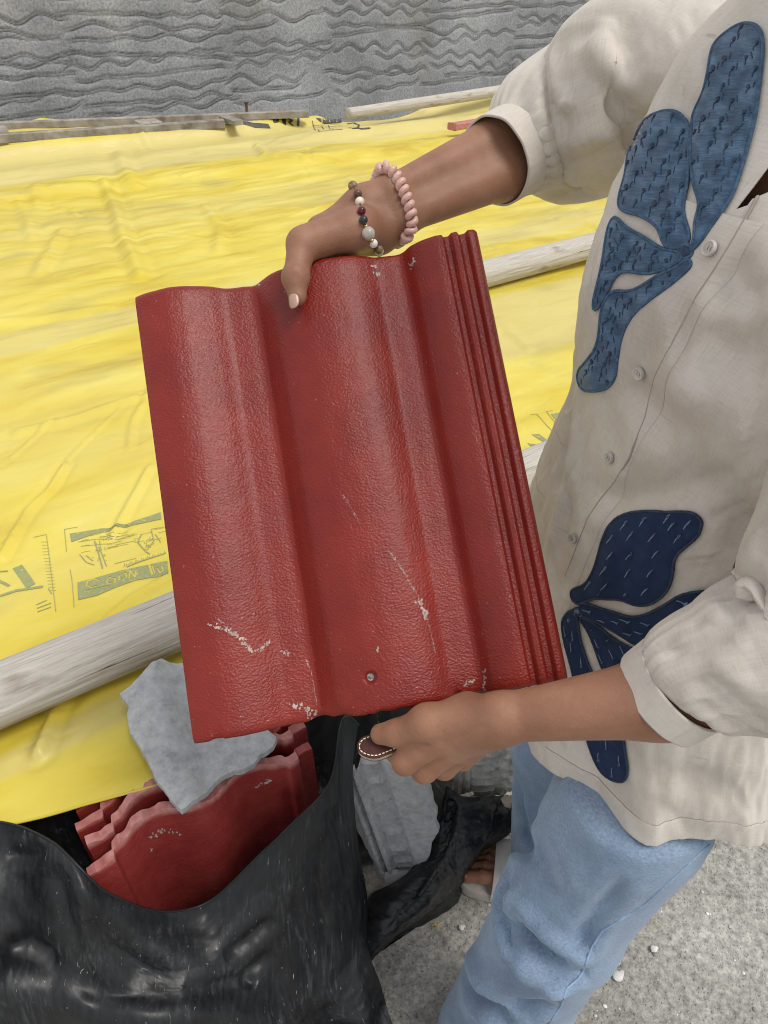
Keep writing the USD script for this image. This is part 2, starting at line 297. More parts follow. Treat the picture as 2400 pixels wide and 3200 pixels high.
# pixel lines of the long creases: (line, width in m, height in m; negative is a valley)
folds = [([(372, 480), (395, 540), (422, 580)], 0.05, 0.03), ([(330, 580), (365, 660), (385, 740), (415, 800), (440, 860)], 0.035, 0.030), ([(805, 460), (832, 492), (962, 517)], 0.03, 0.026),
         ([(66, 640), (100, 740)], 0.03, 0.018), ([(196, 717), (145, 800), (120, 850)], 0.03, 0.02), ([(640, 640), (690, 710), (680, 780)], 0.03, 0.014), ([(120, 590), (105, 700)], 0.035, 0.016),
         ([(205, 1450), (150, 1530), (86, 1592), (0, 1740)], 0.010, 0.009), ([(470, 1460), (430, 1527), (380, 1611), (350, 1670)], 0.010, 0.008), ([(211, 2160), (169, 2214), (139, 2300), (120, 2350)], 0.012, 0.012),
         ([(0, 1000), (160, 985), (330, 960)], 0.03, 0.010), ([(60, 1340), (250, 1300), (420, 1240)], 0.02, 0.008), ([(1560, 1000), (1650, 1090)], 0.02, 0.006), ([(1750, 680), (1860, 700), (1880, 720)], 0.02, 0.010)]
folds = [(pix_st(a), w, h) for a, w, h in folds]
fr_r = np.random.default_rng(77)
for i_ in range(48):
    near = i_ < 22; t0_ = fr_r.uniform(.75, 1.9) if near else fr_r.uniform(1.9, 5.3); s0_ = fr_r.uniform(-.25, 1.5) if near else fr_r.uniform(.1, 1.0 + t0_); L0 = fr_r.uniform(.10, .40) * (1 if near else 2.2); an_ = fr_r.choice([fr_r.normal(1.2, .35), fr_r.normal(-1.1, .4), fr_r.normal(0, .25)], p=[.45, .35, .2])
    ln = np.array([(s0_ + L0 * k * math.cos(an_) + fr_r.normal(0, .02) * L0, t0_ + L0 * k * math.sin(an_) + fr_r.normal(0, .03) * L0) for k in (0, .3, .6, 1.0)]); folds.append((ln, fr_r.uniform(.006, .011) * (1 if near else 1.9), fr_r.uniform(.002, .0055) * (1 if near else 1.6) * fr_r.choice([1, 1, -1])))
fold_d = []
def seg_dist(s, t, line):
    d = np.full(s.shape, 1e9)
    for (a, b), (c, e) in zip(line[:-1], line[1:]):
        dx, dy = c - a, e - b; k = np.clip(((s - a) * dx + (t - b) * dy) / max(dx * dx + dy * dy, 1e-12), 0, 1); d = np.minimum(d, np.hypot(s - a - k * dx, t - b - k * dy))
    return d
def zt(s, t):
    s, t = np.broadcast_arrays(np.asarray(s, float), np.asarray(t, float)); p = np.stack([s, t, 0 * s], -1)
    far = np.clip((t - 1.2) / 3.0, 0, 1)
    z = Z0 + (0.012 + 0.014 * far) * fb(p, [0.8, 1.1, 1], 3, 1) + (0.006 + 0.002 * far) * fb(p, [1.1, 5, 1], 3, 2) + 0.003 * (1 - far) * fb(p, [3, 20, 1], 3, 8) + 0.006 * fb(p, [5, 6, 1], 4, 4)
    z = z + 0.010 * np.abs(fb(p, [2.6, 3.4, 1], 3, 31)) * 2 - (0.004 + 0.007 * np.clip((t - 1.4) / 1.2, 0, 1)) * np.abs(fb(p, [1.6, 11, 1], 2, 51)) * 2
    for line, w, h in folds:
        h = h * (0.6 if w > 0.025 else 1.0); d = seg_dist(s, t, line); z = z + h * np.exp(-(d / w) ** 2) - 0.5 * h * np.exp(-((d - 1.6 * w) / w) ** 2)
    # soft rolls where the far edge is gathered in front of the timbers
    for (t0, w, h, sl, k0) in ((5.45, 0.11, 0.06, 0.03, 3.0), (4.95, 0.14, 0.045, -0.02, 9.0), (4.40, 0.18, 0.03, 0.03, 5.0), (6.60, 0.14, 0.06, 0.02, 7.0)):
        tt = t0 + sl * (s - 2) + 0.25 * (meshkit.noise(np.stack([s * 0.9 + k0, 0 * s, 0 * s], -1), 3) - 0.5); u = (t - tt) / w
        z = z + h * np.where(u < 0, np.exp(-(u * 1.6) ** 2), np.exp(-(u * 0.7) ** 2)) * (0.5 + meshkit.noise(np.stack([s * 1.3 + k0, 0 * s + 4, 0 * s], -1), 6))
    z = z + 0.085 / (1 + np.exp(-(t - 5.92 - 0.25 * (meshkit.noise(np.stack([s * 0.8, 0 * s, 0 * s], -1), 15) - .5)) / 0.06))
    # dips where the two long poles press it down, and the free front edge sagging
    for tp in (TL1, TL2): z = z - 0.012 * np.exp(-((t - tp) / 0.06) ** 2)
    e = t - t_front(s); z = z - 0.012 * np.exp(-np.maximum(e, 0) / 0.05) * (0.35 + 0.9 * meshkit.noise(np.stack([s * 9, 0 * s, 0 * s], -1), 9))
    return z
LOG1 = [Pz(-200, 2270, Z0 + 0.05), Pz(0, 2172, Z0 + 0.05), Pz(250, 2061, Z0 + 0.05), Pz(540, 1935, Z0 + 0.05)]
TL1 = ST(Pz(250, 2082, Z0 + 0.05))[1]; TL2 = ST(Pz(1720, 818, Z0 + 0.05))[1]
print('log t', TL1, TL2, [ST(p) for p in LOG1], 'front', fr.round(3).tolist())
tn = np.r_[0, np.cumsum(np.linspace(0.006, 0.024, 420))]; tn = tn / tn[-1]
sn = np.r_[np.linspace(S0, -0.35, 16)[:-1], np.arange(-0.35, 1.6, 0.009), np.linspace(1.6, S1, 380)[1:]]
Sg, Tg = np.meshgrid(sn, tn, indexing='ij'); Tt = t_front(Sg) + Tg * (t_back(Sg) - t_front(Sg)); Zt = zt(Sg, Tt)
tarp_v = W(Sg, Tt, Zt).reshape(-1, 3); tarp_f = grid_faces(len(sn), len(tn)); 
# skirt: the far and left edges drop out of sight
# colour areas: double layers look paler, print-through, dust
p2 = np.stack([Sg, Tt, 0 * Sg], -1); tint = np.zeros(Sg.shape)
def band(t0, t1, soft, wob, seed, s0=-9, s1=99):
    o = wob * fb(p2, [0.7, 0.7, 1], 4, seed) * 2; return np.clip((Tt + o - t0) / soft, 0, 1) * np.clip((t1 - Tt - o) / soft, 0, 1) * np.clip((Sg - s0) / 0.02, 0, 1) * np.clip((s1 - Sg) / 0.02, 0, 1)
tb0, tb1 = ST(Pz(0, 592, Z0))[1], ST(Pz(0, 505, Z0))[1]
tint = np.maximum(tint, 0.85 * band(tb0, tb1, 0.03, 0.03, 41)); tint = np.maximum(tint, 0.5 * band(tb1, tb1 + 0.6, 0.05, 0.1, 42))
tc0, tc1 = ST(Pz(0, 1120, Z0))[1], ST(Pz(0, 1040, Z0))[1]; tint = np.maximum(tint, 0.55 * band(tc0, tc1, 0.012, 0.02, 43))
tint = np.maximum(tint, 0.7 * band(TL2 - 0.62, TL2 - 0.10, 0.04, 0.10, 44, 1.2)); tint = np.maximum(tint, 0.55 * band(TL1 - 0.11, TL1 - 0.05, 0.012, 0.006, 45))
tint = np.maximum(tint, 0.3 * np.clip(fb(p2, [0.8, 2.4, 1], 4, 46) * 5, 0, 1))
dust = np.clip(fb(p2, [2.5, 7, 1], 5, 47) * 4 - 0.45, 0, 1) * 0.5
tarp_mat = mk('yellow_woven_plastic', {
    'uv': ('uvmap', {'attribute': 'st'}), 'mp': ('mapping', {'scale': (1.0, 2.6, 1)}), 'n': ('noise_texture', {'scale': 2.2, 'detail': 6, 'roughness': 0.55, 'distortion': 0.4}),
    'r': ('rgb_ramp', {'ramp': [(0.22, (0.52, 0.36, 0.02)), (0.42, (0.69, 0.54, 0.055)), (0.62, (0.76, 0.635, 0.115)), (0.82, (0.80, 0.72, 0.24))]}),
    'at': ('attribute', {'attribute': 'tint'}), 'pale': ('mix_color', {'b': (0.66, 0.56, 0.22)}), 'ad': ('attribute', {'attribute': 'dust'}), 'dm': ('mix_color', {'b': (0.36, 0.30, 0.12)}),
    'w': ('wave_texture', {'bands_direction': 'x', 'scale': 95, 'distortion': 1.2, 'detail': 1}), 'mw': ('mapping', {'scale': (1, 1, 1)}), 'wn': ('noise_texture', {'scale': 240, 'detail': 3}),
    'b': ('bump', {'strength': 0.30, 'distance': 0.0012}), 'n5': ('noise_texture', {'type': 'ridged_multifractal', 'scale': 11, 'detail': 4, 'roughness': 0.5, 'distortion': 0.8}), 'ad5': ('math', {'math_type': 'multiply_add', 'value2': 0.30}), 'b2': ('bump', {'strength': 0.8, 'distance': 0.012}), 'n4': ('noise_texture', {'type': 'ridged_multifractal', 'scale': 3.2, 'detail': 5, 'roughness': 0.5, 'distortion': 0.5}), 'mp4': ('mapping', {'scale': (1, 2.0, 1)}),
    'p': ('principled_bsdf', {'roughness': 0.42, 'specular_ior_level': 0.45}), 'tr': ('translucent_bsdf', {}), 'ms': ('mix_closure', {'fac': 0.18})},
    [('uv.UV', 'mp.vector'), ('mp.vector', 'n.vector'), ('n.fac', 'r.fac'), ('r.color', 'pale.a'), ('at.fac', 'pale.fac'), ('pale.result', 'dm.a'), ('ad.fac', 'dm.fac'), ('dm.result', 'p.base_color'), ('dm.result', 'tr.color'),
     ('uv.UV', 'wn.vector'), ('wn.fac', 'b.height'), ('uv.UV', 'mp4.vector'), ('mp4.vector', 'n4.vector'), ('mp4.vector', 'n5.vector'), ('n5.fac', 'ad5.value1'), ('n4.fac', 'ad5.value3'), ('ad5.value', 'b2.height'), ('b2.normal', 'b.normal'), ('b.normal', 'p.normal'), ('p.BSDF', 'ms.closure1'), ('tr.BSDF', 'ms.closure2')], surface='ms.closure')
TARP = obj('tarpaulin', (tarp_v, tarp_f), tarp_mat, uv=np.stack([Sg.ravel(), Tt.ravel()], 1), label='bright yellow printed plastic tarpaulin spread over rows of roof tiles', cat='tarpaulin')
pv = UsdGeom.PrimvarsAPI(stage.GetPrimAtPath(TARP))
pv.CreatePrimvar('tint', Sdf.ValueTypeNames.FloatArray, 'vertex').Set([float(x) for x in tint.ravel()]); pv.CreatePrimvar('dust', Sdf.ValueTypeNames.FloatArray, 'vertex').Set([float(x) for x in dust.ravel()])
hem = W(sn, t_front(sn), zt(sn, t_front(sn)))
obj('folded_hem', tube(hem[hem @ U > -0.6][:330], 0.0022, 6), tarp_mat, TARP)
# print on the tarpaulin: drawn in pixels of the photograph's plane, laid on the sheet itself
ink_grey = tex_mat('faded_print', [(0.35, (0.30, 0.30, 0.10)), (0.55, (0.23, 0.25, 0.12)), (0.7, (0.45, 0.40, 0.10))], scale=90, rough=0.55)
ink_black = tex_mat('black_print', [(0.35, (0.03, 0.03, 0.03)), (0.6, (0.06, 0.055, 0.04)), (0.75, (0.25, 0.20, 0.04))], scale=40, rough=0.5)
def lay(polys, lift=0.0012, step=0.012):
    out = []
    for g in polys:
        for q in getattr(g, 'geoms', [g]):
            if q.is_empty or q.area < 1e-9: continue
            try: v, f = trimesh.creation.triangulate_polygon(q, engine='earcut')
            except Exception: continue
            v3 = np.c_[v, np.zeros(len(v))]; v3, f = trimesh.remesh.subdivide_to_size(v3, f, step)
            z = zt(v3[:, 0], v3[:, 1]) + lift; P = W(v3[:, 0], v3[:, 1], z)
            c = np.cross(P[f[:, 1]] - P[f[:, 0]], P[f[:, 2]] - P[f[:, 0]])[:, 2] < 0; f = np.where(c[:, None], f[:, ::-1], f); out.append((P, f))
    return cat(out)
def stroke(pl, w_px):
    q = pix_tarp(pl); c = np.mean(pl, 0); w = np.linalg.norm(Pz(c[0] + w_px / 2, c[1], Z0) - Pz(c[0] - w_px / 2, c[1], Z0)); return LineString(q).buffer(w / 2, cap_style=2)
def poly(pl): return Polygon(pix_tarp(pl)).buffer(0)
c8 = lambda pts: [(x * 700 / 1659, 1400 + y * 700 / 1659) for x, y in pts]
# near panel: dark band with pale letters turned upside down, a picture of a temple, a frame
box = poly(c8([(575, 1000), (900, 910), (1240, 840), (1246, 930), (1000, 985), (850, 1040), (720, 1095), (580, 1130)]))
let = [stroke(c8(l), w) for l, w in (([(740, 985), (700, 970), (650, 985), (640, 1015), (680, 1035), (720, 1020)], 5), ([(790, 985), (800, 1010), (850, 1000), (855, 970), (810, 960), (790, 985)], 5), ([(880, 985), (885, 950), (930, 925), (940, 955), (900, 975)], 5), ([(955, 970), (965, 905), (1000, 960), (1010, 900)], 5),
       ([(1100, 850), (1130, 940)], 7), ([(1125, 870), (1150, 930)], 5), ([(1165, 890), (1185, 925), (1210, 905), (1195, 870)], 5), ([(640, 1060), (820, 1020)], 3))]
obj('printed_lettering', lay([box.difference(shapely.union_all(let))]), ink_grey, TARP, label='faded grey band of print with pale letters')
pic = [stroke(c8(l), w) for l, w in (([(475, 605), (575, 590)], 2), ([(478, 605), (494, 770)], 2), ([(520, 900), (535, 990), (550, 1185)], 2), ([(345, 645), (370, 850), (415, 1215)], 2), ([(250, 665), (345, 645)], 2),
       ([(700, 690), (730, 780), (760, 895)], 4), ([(740, 690), (745, 760), (790, 880)], 3), ([(590, 790), (640, 850), (700, 870)], 3), ([(640, 800), (690, 840)], 3), ([(1050, 640), (1020, 700), (1080, 770), (1110, 790)], 4), ([(1120, 610), (1140, 690), (1090, 760)], 3), ([(1150, 640), (1190, 700)], 3), ([(850, 860), (1010, 820)], 2), ([(940, 885), (1020, 850), (1230, 780)], 5),
       ([(580, 700), (700, 680), (850, 660)], 2), ([(600, 730), (720, 720), (900, 690)], 2), ([(800, 690), (1000, 650)], 2), ([(860, 720), (1010, 690)], 2))]
hr_ = np.random.default_rng(4)
for _ in range(34):
    x_, y_ = hr_.uniform(560, 1180), hr_.uniform(640, 800); y_ -= (x_ - 560) * .2; L_h = hr_.uniform(25, 90); pic.append(stroke(c8([(x_, y_), (x_ + L_h / 2, y_ - L_h * .1 + hr_.normal(0, 3)), (x_ + L_h, y_ - L_h * .2)]), hr_.uniform(1, 2)))
for k_ in range(16): pic.append(stroke(c8([(335 + k_ * 4 - 30, 700 + k_ * 24), (335 + k_ * 4 + 22, 698 + k_ * 24)]), 1.3))
for k_ in range(22): x_ = 920 + k_ * 14; pic.append(stroke(c8([(x_, 885 - k_ * 4.4), (x_ + 5, 858 - k_ * 4.4 + (k_ % 3) * 6)]), 1.8))
for (x_, y_) in ((745, 760), (1085, 720)):
    for _ in range(16): a_, b_ = hr_.normal(0, 22, 2); pic.append(stroke(c8([(x_ + a_, y_ + b_ * 1.6), (x_ + a_ + hr_.normal(0, 12), y_ + b_ * 1.6 + hr_.normal(0, 20))]), 1.8))
obj('printed_picture', lay(pic + [poly(c8([(518, 638), (870, 560), (1190, 478), (1196, 530), (900, 590), (700, 640), (530, 700)]))]), ink_grey, TARP, label='faded printed picture of a temple with a thin frame')
side = [stroke(c8(l), w) for l, w in (([(130, 880), (230, 1025)], 28), ([(0, 1100), (120, 1060), (320, 1030)], 11), ([(-60, 960), (0, 990), (70, 1025)], 9), ([(-20, 920), (60, 915)], 6), ([(270, 1165), (350, 1130)], 4), ([(275, 1190), (380, 1150)], 4), ([(280, 1215), (380, 1180)], 4), ([(360, 1045), (385, 1085)], 3))]
obj('printed_lettering', lay([shapely.union_all(side)]), ink_grey, TARP, label='faded grey print of large letters at the near edge')
c9 = lambda pts: [(1400 + x * 500 / 1301, 650 + y * 850 / 2212) for x, y in pts]
rt_ = [poly(c9([(835, 1680), (985, 1655), (960, 1700), (880, 1730)])), poly(c9([(680, 1845), (740, 1840), (850, 1920), (820, 1930)])), poly(c9([(645, 1915), (770, 1935), (760, 1975), (700, 1960)]))] + [stroke(c9(l), 2) for l in ([(795, 1655), (900, 1780)], [(720, 1680), (880, 1845)], [(670, 1680), (730, 1678)], [(800, 1660), (850, 1648)])]
obj('printed_lettering', lay(rt_), ink_grey, TARP, label='faded grey print between held tile and shirt')
# far panel by the wall: black lettering in an Indian script, boxed word, small picture
c2 = lambda pts: [(x * 1200 / 1659, 300 + y * 400 / 553) for x, y in pts]
far = [stroke(c2(l), w) for l, w in (([(1172, 100), (1185, 116), (1200, 112), (1205, 97)], 6), ([(1205, 97), (1225, 120), (1232, 100)], 6), ([(1232, 98), (1232, 128)], 6), ([(1245, 100), (1262, 108), (1250, 118), (1268, 132)], 6), ([(1290, 97), (1288, 133)], 7), ([(1168, 97), (1300, 95)], 3), ([(1045, 118), (1100, 128), (1165, 135)], 12), ([(1500, 122), (1530, 118), (1550, 126), (1548, 140)], 6), ([(1505, 138), (1560, 145), (1600, 140)], 5))]
obj('printed_lettering', lay([shapely.union_all(far)], 0.004, 0.05), ink_black, TARP, label='large black printed letters at the far edge')
fbx = poly(c2([(1365, 98), (1475, 96), (1477, 116), (1400, 122)])); fl = [stroke(c2(l), 3) for l in ([(1372, 104), (1380, 116)], [(1392, 104), (1392, 118)], [(1400, 104), (1412, 112)], [(1425, 102), (1425, 116)], [(1435, 104), (1445, 112)], [(1456, 102), (1456, 116)], [(1385, 102), (1470, 100)])]
obj('printed_lettering', lay([fbx.difference(shapely.union_all(fl))] + [stroke(c2(l), 2) for l in ([(1350, 128), (1470, 122)], [(1355, 136), (1480, 130)], [(1350, 110), (1380, 156), (1480, 148)], [(1390, 130), (1400, 145)], [(1420, 128), (1440, 144)])], 0.004, 0.05), ink_black, TARP, label='boxed word and small picture printed at the far edge')

# ------------------------------------------------------------------ poles and timbers lying on the tarpaulin
log_mat = mk('weathered_wood', {
    'uv': ('uvmap', {'attribute': 'st'}), 'mp': ('mapping', {'scale': (14, 1.6, 1)}), 'n': ('noise_texture', {'scale': 5, 'detail': 10, 'roughness': 0.80, 'distortion': 0.5}),
    'r': ('rgb_ramp', {'ramp': [(0.24, (0.16, 0.13, 0.10)), (0.38, (0.35, 0.315, 0.27)), (0.52, (0.46, 0.43, 0.38)), (0.72, (0.57, 0.545, 0.50))]}),
    'mp2': ('mapping', {'scale': (30, 1.5, 1)}), 'n2': ('noise_texture', {'scale': 2.2, 'detail': 5, 'roughness': 0.6, 'distortion': 0.5}), 'r2': ('rgb_ramp', {'ramp': [(0.325, (0.09, 0.075, 0.06)), (0.352, (1, 1, 1))]}), 'm': ('mix_color', {'blend_type': 'multiply', 'fac': 0.85}),
    'n3': ('noise_texture', {'scale': 6, 'detail': 5}), 'r3': ('rgb_ramp', {'ramp': [(0.58, (1, 1, 1)), (0.72, (0.45, 0.38, 0.3))]}), 'm3': ('mix_color', {'blend_type': 'multiply', 'fac': 0.8}),
    'b': ('bump', {'strength': 0.6, 'distance': 0.003}), 'p': ('principled_bsdf', {'roughness': 0.85, 'specular_ior_level': 0.2})},
    [('uv.UV', 'mp.vector'), ('mp.vector', 'n.vector'), ('uv.UV', 'mp2.vector'), ('mp2.vector', 'n2.vector'), ('uv.UV', 'n3.vector'), ('n.fac', 'r.fac'), ('n2.fac', 'r2.fac'), ('n3.fac', 'r3.fac'), ('r.color', 'm.a'), ('r2.color', 'm.b'), ('m.result', 'm3.a'), ('r3.color', 'm3.b'), ('m3.result', 'p.base_color'), ('n.fac', 'b.height'), ('b.normal', 'p.normal')])
def log(a, b, r0, r1, bend=0.0, seed=0, n=150, k=80):
    a, b = np.asarray(a, float), np.asarray(b, float); L = np.linalg.norm(b - a); t = np.linspace(0, 1, n); ax = nrm(b - a); side = nrm(np.cross(ax, [0, 0, 1])); up = np.cross(side, ax)
    c = a + t[:, None] * (b - a) + (bend * np.sin(t * np.pi * 1.3) + 0.004 * (meshkit.noise(np.stack([t * 7 + seed, 0 * t, 0 * t], -1), seed) - 0.5))[:, None] * side
    an = np.linspace(0, 2 * np.pi, k + 1); T, A = np.meshgrid(t, an, indexing='ij'); r = (r0 + (r1 - r0) * T)
    r = r * (1 + 0.12 * fb(np.stack([T * L * 2.5, np.cos(A), np.sin(A)], -1), 1.4, 4, seed) - 0.05 * np.clip(.06 - np.abs(fb(np.stack([T * L * 1.4, np.cos(A) * 2.2, np.sin(A) * 2.2], -1), 1, 3, seed + 3)), 0, 1) / .06)
    v = c[:, None] + r[..., None] * (np.cos(A)[..., None] * side + np.sin(A)[..., None] * up); uv = np.stack([A / (2 * np.pi), T * L], -1).reshape(-1, 2); v = v.reshape(-1, 3); f = grid_faces(n, k + 1)
    m = len(v); v = np.vstack([v, c[0], c[-1]]); uv = np.vstack([uv, [0.5, 0], [0.5, L]]); j = np.arange(k)
    f = np.vstack([f, np.stack([np.full(k, m), j, j + 1], 1)[:, ::-1], np.stack([np.full(k, m + 1), (n - 1) * (k + 1) + j, (n - 1) * (k + 1) + j + 1], 1)])
    return v, f, uv
def put_log(name, a, b, r0, r1, label, **k):
    v, f, uv = log(a, b, r0, r1, **k); obj(name, (v, f), log_mat, uv=uv, label=label, cat='wooden pole')
l0, l1 = Pz(0, 2172, Z0 + 0.052), Pz(560, 1935, Z0 + 0.052); d = nrm(l1 - l0); d[2] = 0
put_log('wooden_pole', l0 - d * 0.9, l0 + d * 2.6, 0.053, 0.050, 'thick weathered grey pole beside the broken tile, passing behind the held tile', seed=3)
l0, l1 = Pz(1540, 850, Z0 + 0.05), Pz(1900, 757, Z0 + 0.05); d = nrm(l1 - l0); d[2] = 0
put_log('wooden_pole', l0 - d * 0.62, l0 + d * 3.4, 0.052, 0.047, 'pale weathered pole between the held tile and the shirt front', seed=8)
l0, l1 = Pz(1085, 356, 0.60), Pz(1650, 268, 0.62); d = nrm(l1 - l0)
put_log('wooden_pole', l0, l0 + d * 4.5, 0.040, 0.052, 'long rounded pole at the foot of the scratched wall', bend=0.03, seed=12)
timber_mat = tex_mat('grey_timber', [(0.3, (0.14, 0.12, 0.10)), (0.5, (0.26, 0.235, 0.20)), (0.7, (0.38, 0.35, 0.31))], scale=9, detail=8, rough=0.85, bump=0.5, bscale=30, bdist=0.004, spec=0.2)
def beam(a, b, w, h, seed=0):
    a, b = np.asarray(a, float), np.asarray(b, float); n = 24; t = np.linspace(0, 1, n); ax = nrm(b - a); sd = nrm(np.cross(ax, [0, 0, 1])); up = np.cross(sd, ax)
    prof = np.array([(-1, -.8), (-.8, -1), (.8, -1), (1, -.8), (1, .8), (.8, 1), (-.8, 1), (-1, .8)]) * [w / 2, h / 2]
    c = a + t[:, None] * (b - a); sc = 1 + 0.12 * (meshkit.noise(np.stack([t * 9, 0 * t, 0 * t + seed], -1), seed) - 0.5)
    v = c[:, None] + sc[:, None, None] * (prof[None, :, :1] * sd + prof[None, :, 1:] * up); v = v.reshape(-1, 3); f = grid_faces(n, 8, True); m = len(v); v = np.vstack([v, c[0], c[-1]]); j = np.arange(8)
    f = np.vstack([f, np.stack([np.full(8, m), j, (j + 1) % 8], 1)[:, ::-1], np.stack([np.full(8, m + 1), (n - 1) * 8 + j, (n - 1) * 8 + (j + 1) % 8], 1)]); return v, f
zt_ = 0.585
r0, r1 = Pz(0, 394, zt_), Pz(960, 355, zt_); q0, q1 = Pz(0, 432, zt_ - 0.01), Pz(700, 386, zt_ - 0.01); dd = nrm(r1 - r0); dq = nrm(q1 - q0)
fr_ = thing('wooden_ladder', (r0 + q1) / 2 * [1, 1, 0] + [0, 0, zt_ - 0.03], 'ladder-like frame of grey weathered timbers lying below the wall', 'wooden ladder')
obj('rail', beam(r0 - dd * 0.8, r1, 0.06, 0.05, 1), timber_mat, fr_, smooth=30); obj('rail', beam(q0 - dq * 0.8, q1, 0.07, 0.055, 2), timber_mat, fr_, smooth=30)
for i, (x0, y0, x1, y1) in enumerate(((0, 400, 12, 424), (438, 382, 462, 396), (470, 380, 500, 392), (700, 368, 745, 384))):
    obj('crosspiece', beam(Pz(x0, y0, zt_ + 0.012), Pz(x1, y1, zt_ + 0.004), 0.08, 0.035, 5 + i), timber_mat, fr_, smooth=30)
obj('backing_board', beam(Pz(-60, 415, zt_ - 0.035), Pz(690, 374, zt_ - 0.035), 0.12, 0.012, 3), timber_mat, fr_, smooth=30)
l0, l1 = Pz(745, 363, 0.575), Pz(965, 357, 0.575); obj('timber_batten', beam(l0, l1, 0.05, 0.04, 6), timber_mat, smooth=30, label='short grey batten right of the timber frame, by the printed letters', cat='batten')
peg = Pz(772, 362, 0.57); obj('iron_peg', cat([tube([peg - [0, 0, .02], peg + [0.004, 0, 0.085]], 0.011, 8), tube([peg + [0.004, 0, 0.085], peg + [0.004, 0, 0.093]], 0.017, 8)]), tex_mat('rust', [(0.4, (0.10, 0.045, 0.02)), (0.6, (0.16, 0.08, 0.04))], rough=0.9), label='small rusty peg standing on the batten by the wall', cat='peg')
obj('dark_offcut', beam(Pz(222, 443, 0.535), Pz(272, 440, 0.535), 0.05, 0.02, 44), tex_mat('dark_offcut', [(0.4, (0.03, 0.03, 0.03)), (0.6, (0.07, 0.065, 0.06))], rough=0.9), smooth=30, label='small dark offcut sticking out under the near rail of the wooden ladder', cat='offcut')

# ------------------------------------------------------------------ the held red tile
TM = np.array([[0.98375967, -0.17036979, -0.05648933], [0.08163619, 0.70498255, -0.70451056], [0.15985131, 0.68845751, 0.70744174]])
TO = np.array([-0.04004546, 0.50932983, 1.09219215])
def tile_pt(x, y, z): return TO + np.stack(np.broadcast_arrays(x, y, z), -1) @ TM.T
def Pt(px, py, h): return Pplane(px, py, TM[:, 2], TO + TM[:, 2] * (h - .022))     # where a sight line meets the tile's plane raised by h
ps = np.array([0, .02, .05, .09, .13, .17, .21, .244, .250, .256, .262, .30, .328, .338, .36, .40, .45, .50, .545, .59, .64, .675, .696, .703, .710, .745, .772, .782, .81, .85, .885, .897, .906, .916, .928, .940, .951, .963, .975, .988, 1.0])
ph = np.array([29, 31.5, 33.3, 33.8, 31.8, 26.5, 19.5, 12.4, 11.6, 11.0, 10.6, 8.6, 7.0, 7.6, 13.5, 24, 29.8, 33, 33.6, 32, 27.6, 21.6, 17.0, 15.9, 15.4, 13.9, 12.8, 14, 24.5, 32, 34.5, 34.5, 29.5, 29.5, 35, 35.5, 29, 29, 34, 33, 28]) / 1000 - 0.033
prof = PchipInterpolator(ps, ph)
red_mat = mk('red_painted_concrete', {
    'tc': ('texture_coordinate', {}), 'n': ('noise_texture', {'scale': 14, 'detail': 7, 'roughness': 0.6}), 'r': ('rgb_ramp', {'ramp': [(0.26, (0.140, 0.0080, 0.0054)), (0.5, (0.178, 0.0118, 0.0062)), (0.74, (0.216, 0.0178, 0.0076))]}),
    'sp': ('noise_texture', {'scale': 420, 'detail': 2}), 'sr': ('rgb_ramp', {'ramp': [(0.735, (0, 0, 0)), (0.77, (0.7, 0.7, 0.7))]}), 'ms': ('mix_color', {'b': (0.50, 0.30, 0.25)}),
    'mp': ('mapping', {'scale': (1, 1, 1.5)}), 'nb': ('noise_texture', {'scale': 430, 'detail': 2, 'roughness': 0.5}), 'nc': ('noise_texture', {'scale': 130, 'detail': 2}), 'ad': ('math', {'math_type': 'multiply_add', 'value2': 0.22}),
    'b': ('bump', {'strength': 0.5, 'distance': 0.0020}), 'p': ('principled_bsdf', {'roughness': 0.39, 'specular_ior_level': 0.37, 'coat_weight': 0.05, 'coat_roughness': 0.25})},
    [('tc.object', 'n.vector'), ('n.fac', 'r.fac'), ('tc.object', 'sp.vector'), ('sp.fac', 'sr.fac'), ('r.color', 'ms.a'), ('sr.color', 'ms.fac'), ('ms.result', 'p.base_color'), ('tc.object', 'mp.vector'), ('mp.vector', 'nb.vector'), ('mp.vector', 'nc.vector'),
     ('nb.fac', 'ad.value3'), ('nc.fac', 'ad.value1'), ('ad.value', 'b.height'), ('b.normal', 'p.normal')])
bare_mat = tex_mat('bare_concrete_chip', [(0.3, (0.22, 0.13, 0.11)), (0.5, (0.36, 0.27, 0.24)), (0.7, (0.52, 0.44, 0.40))], scale=160, rough=0.95, bump=0.5, bscale=400, bdist=0.001, spec=0.2)
nu, nv = 261, 280; xs = np.unique(np.r_[np.linspace(0, 1, 221), ps, np.linspace(.88, 1, 60)]); ys = np.linspace(-0.21, 0.21, nv)
Xs, Ys = np.meshgrid(xs, ys, indexing='ij')
q = np.stack([Xs * .33, Ys, 0 * Xs], -1)
H = prof(Xs) + 0.0006 * fb(q, 60, 3, 1) + 0.001 * fb(q, 7, 3, 4)
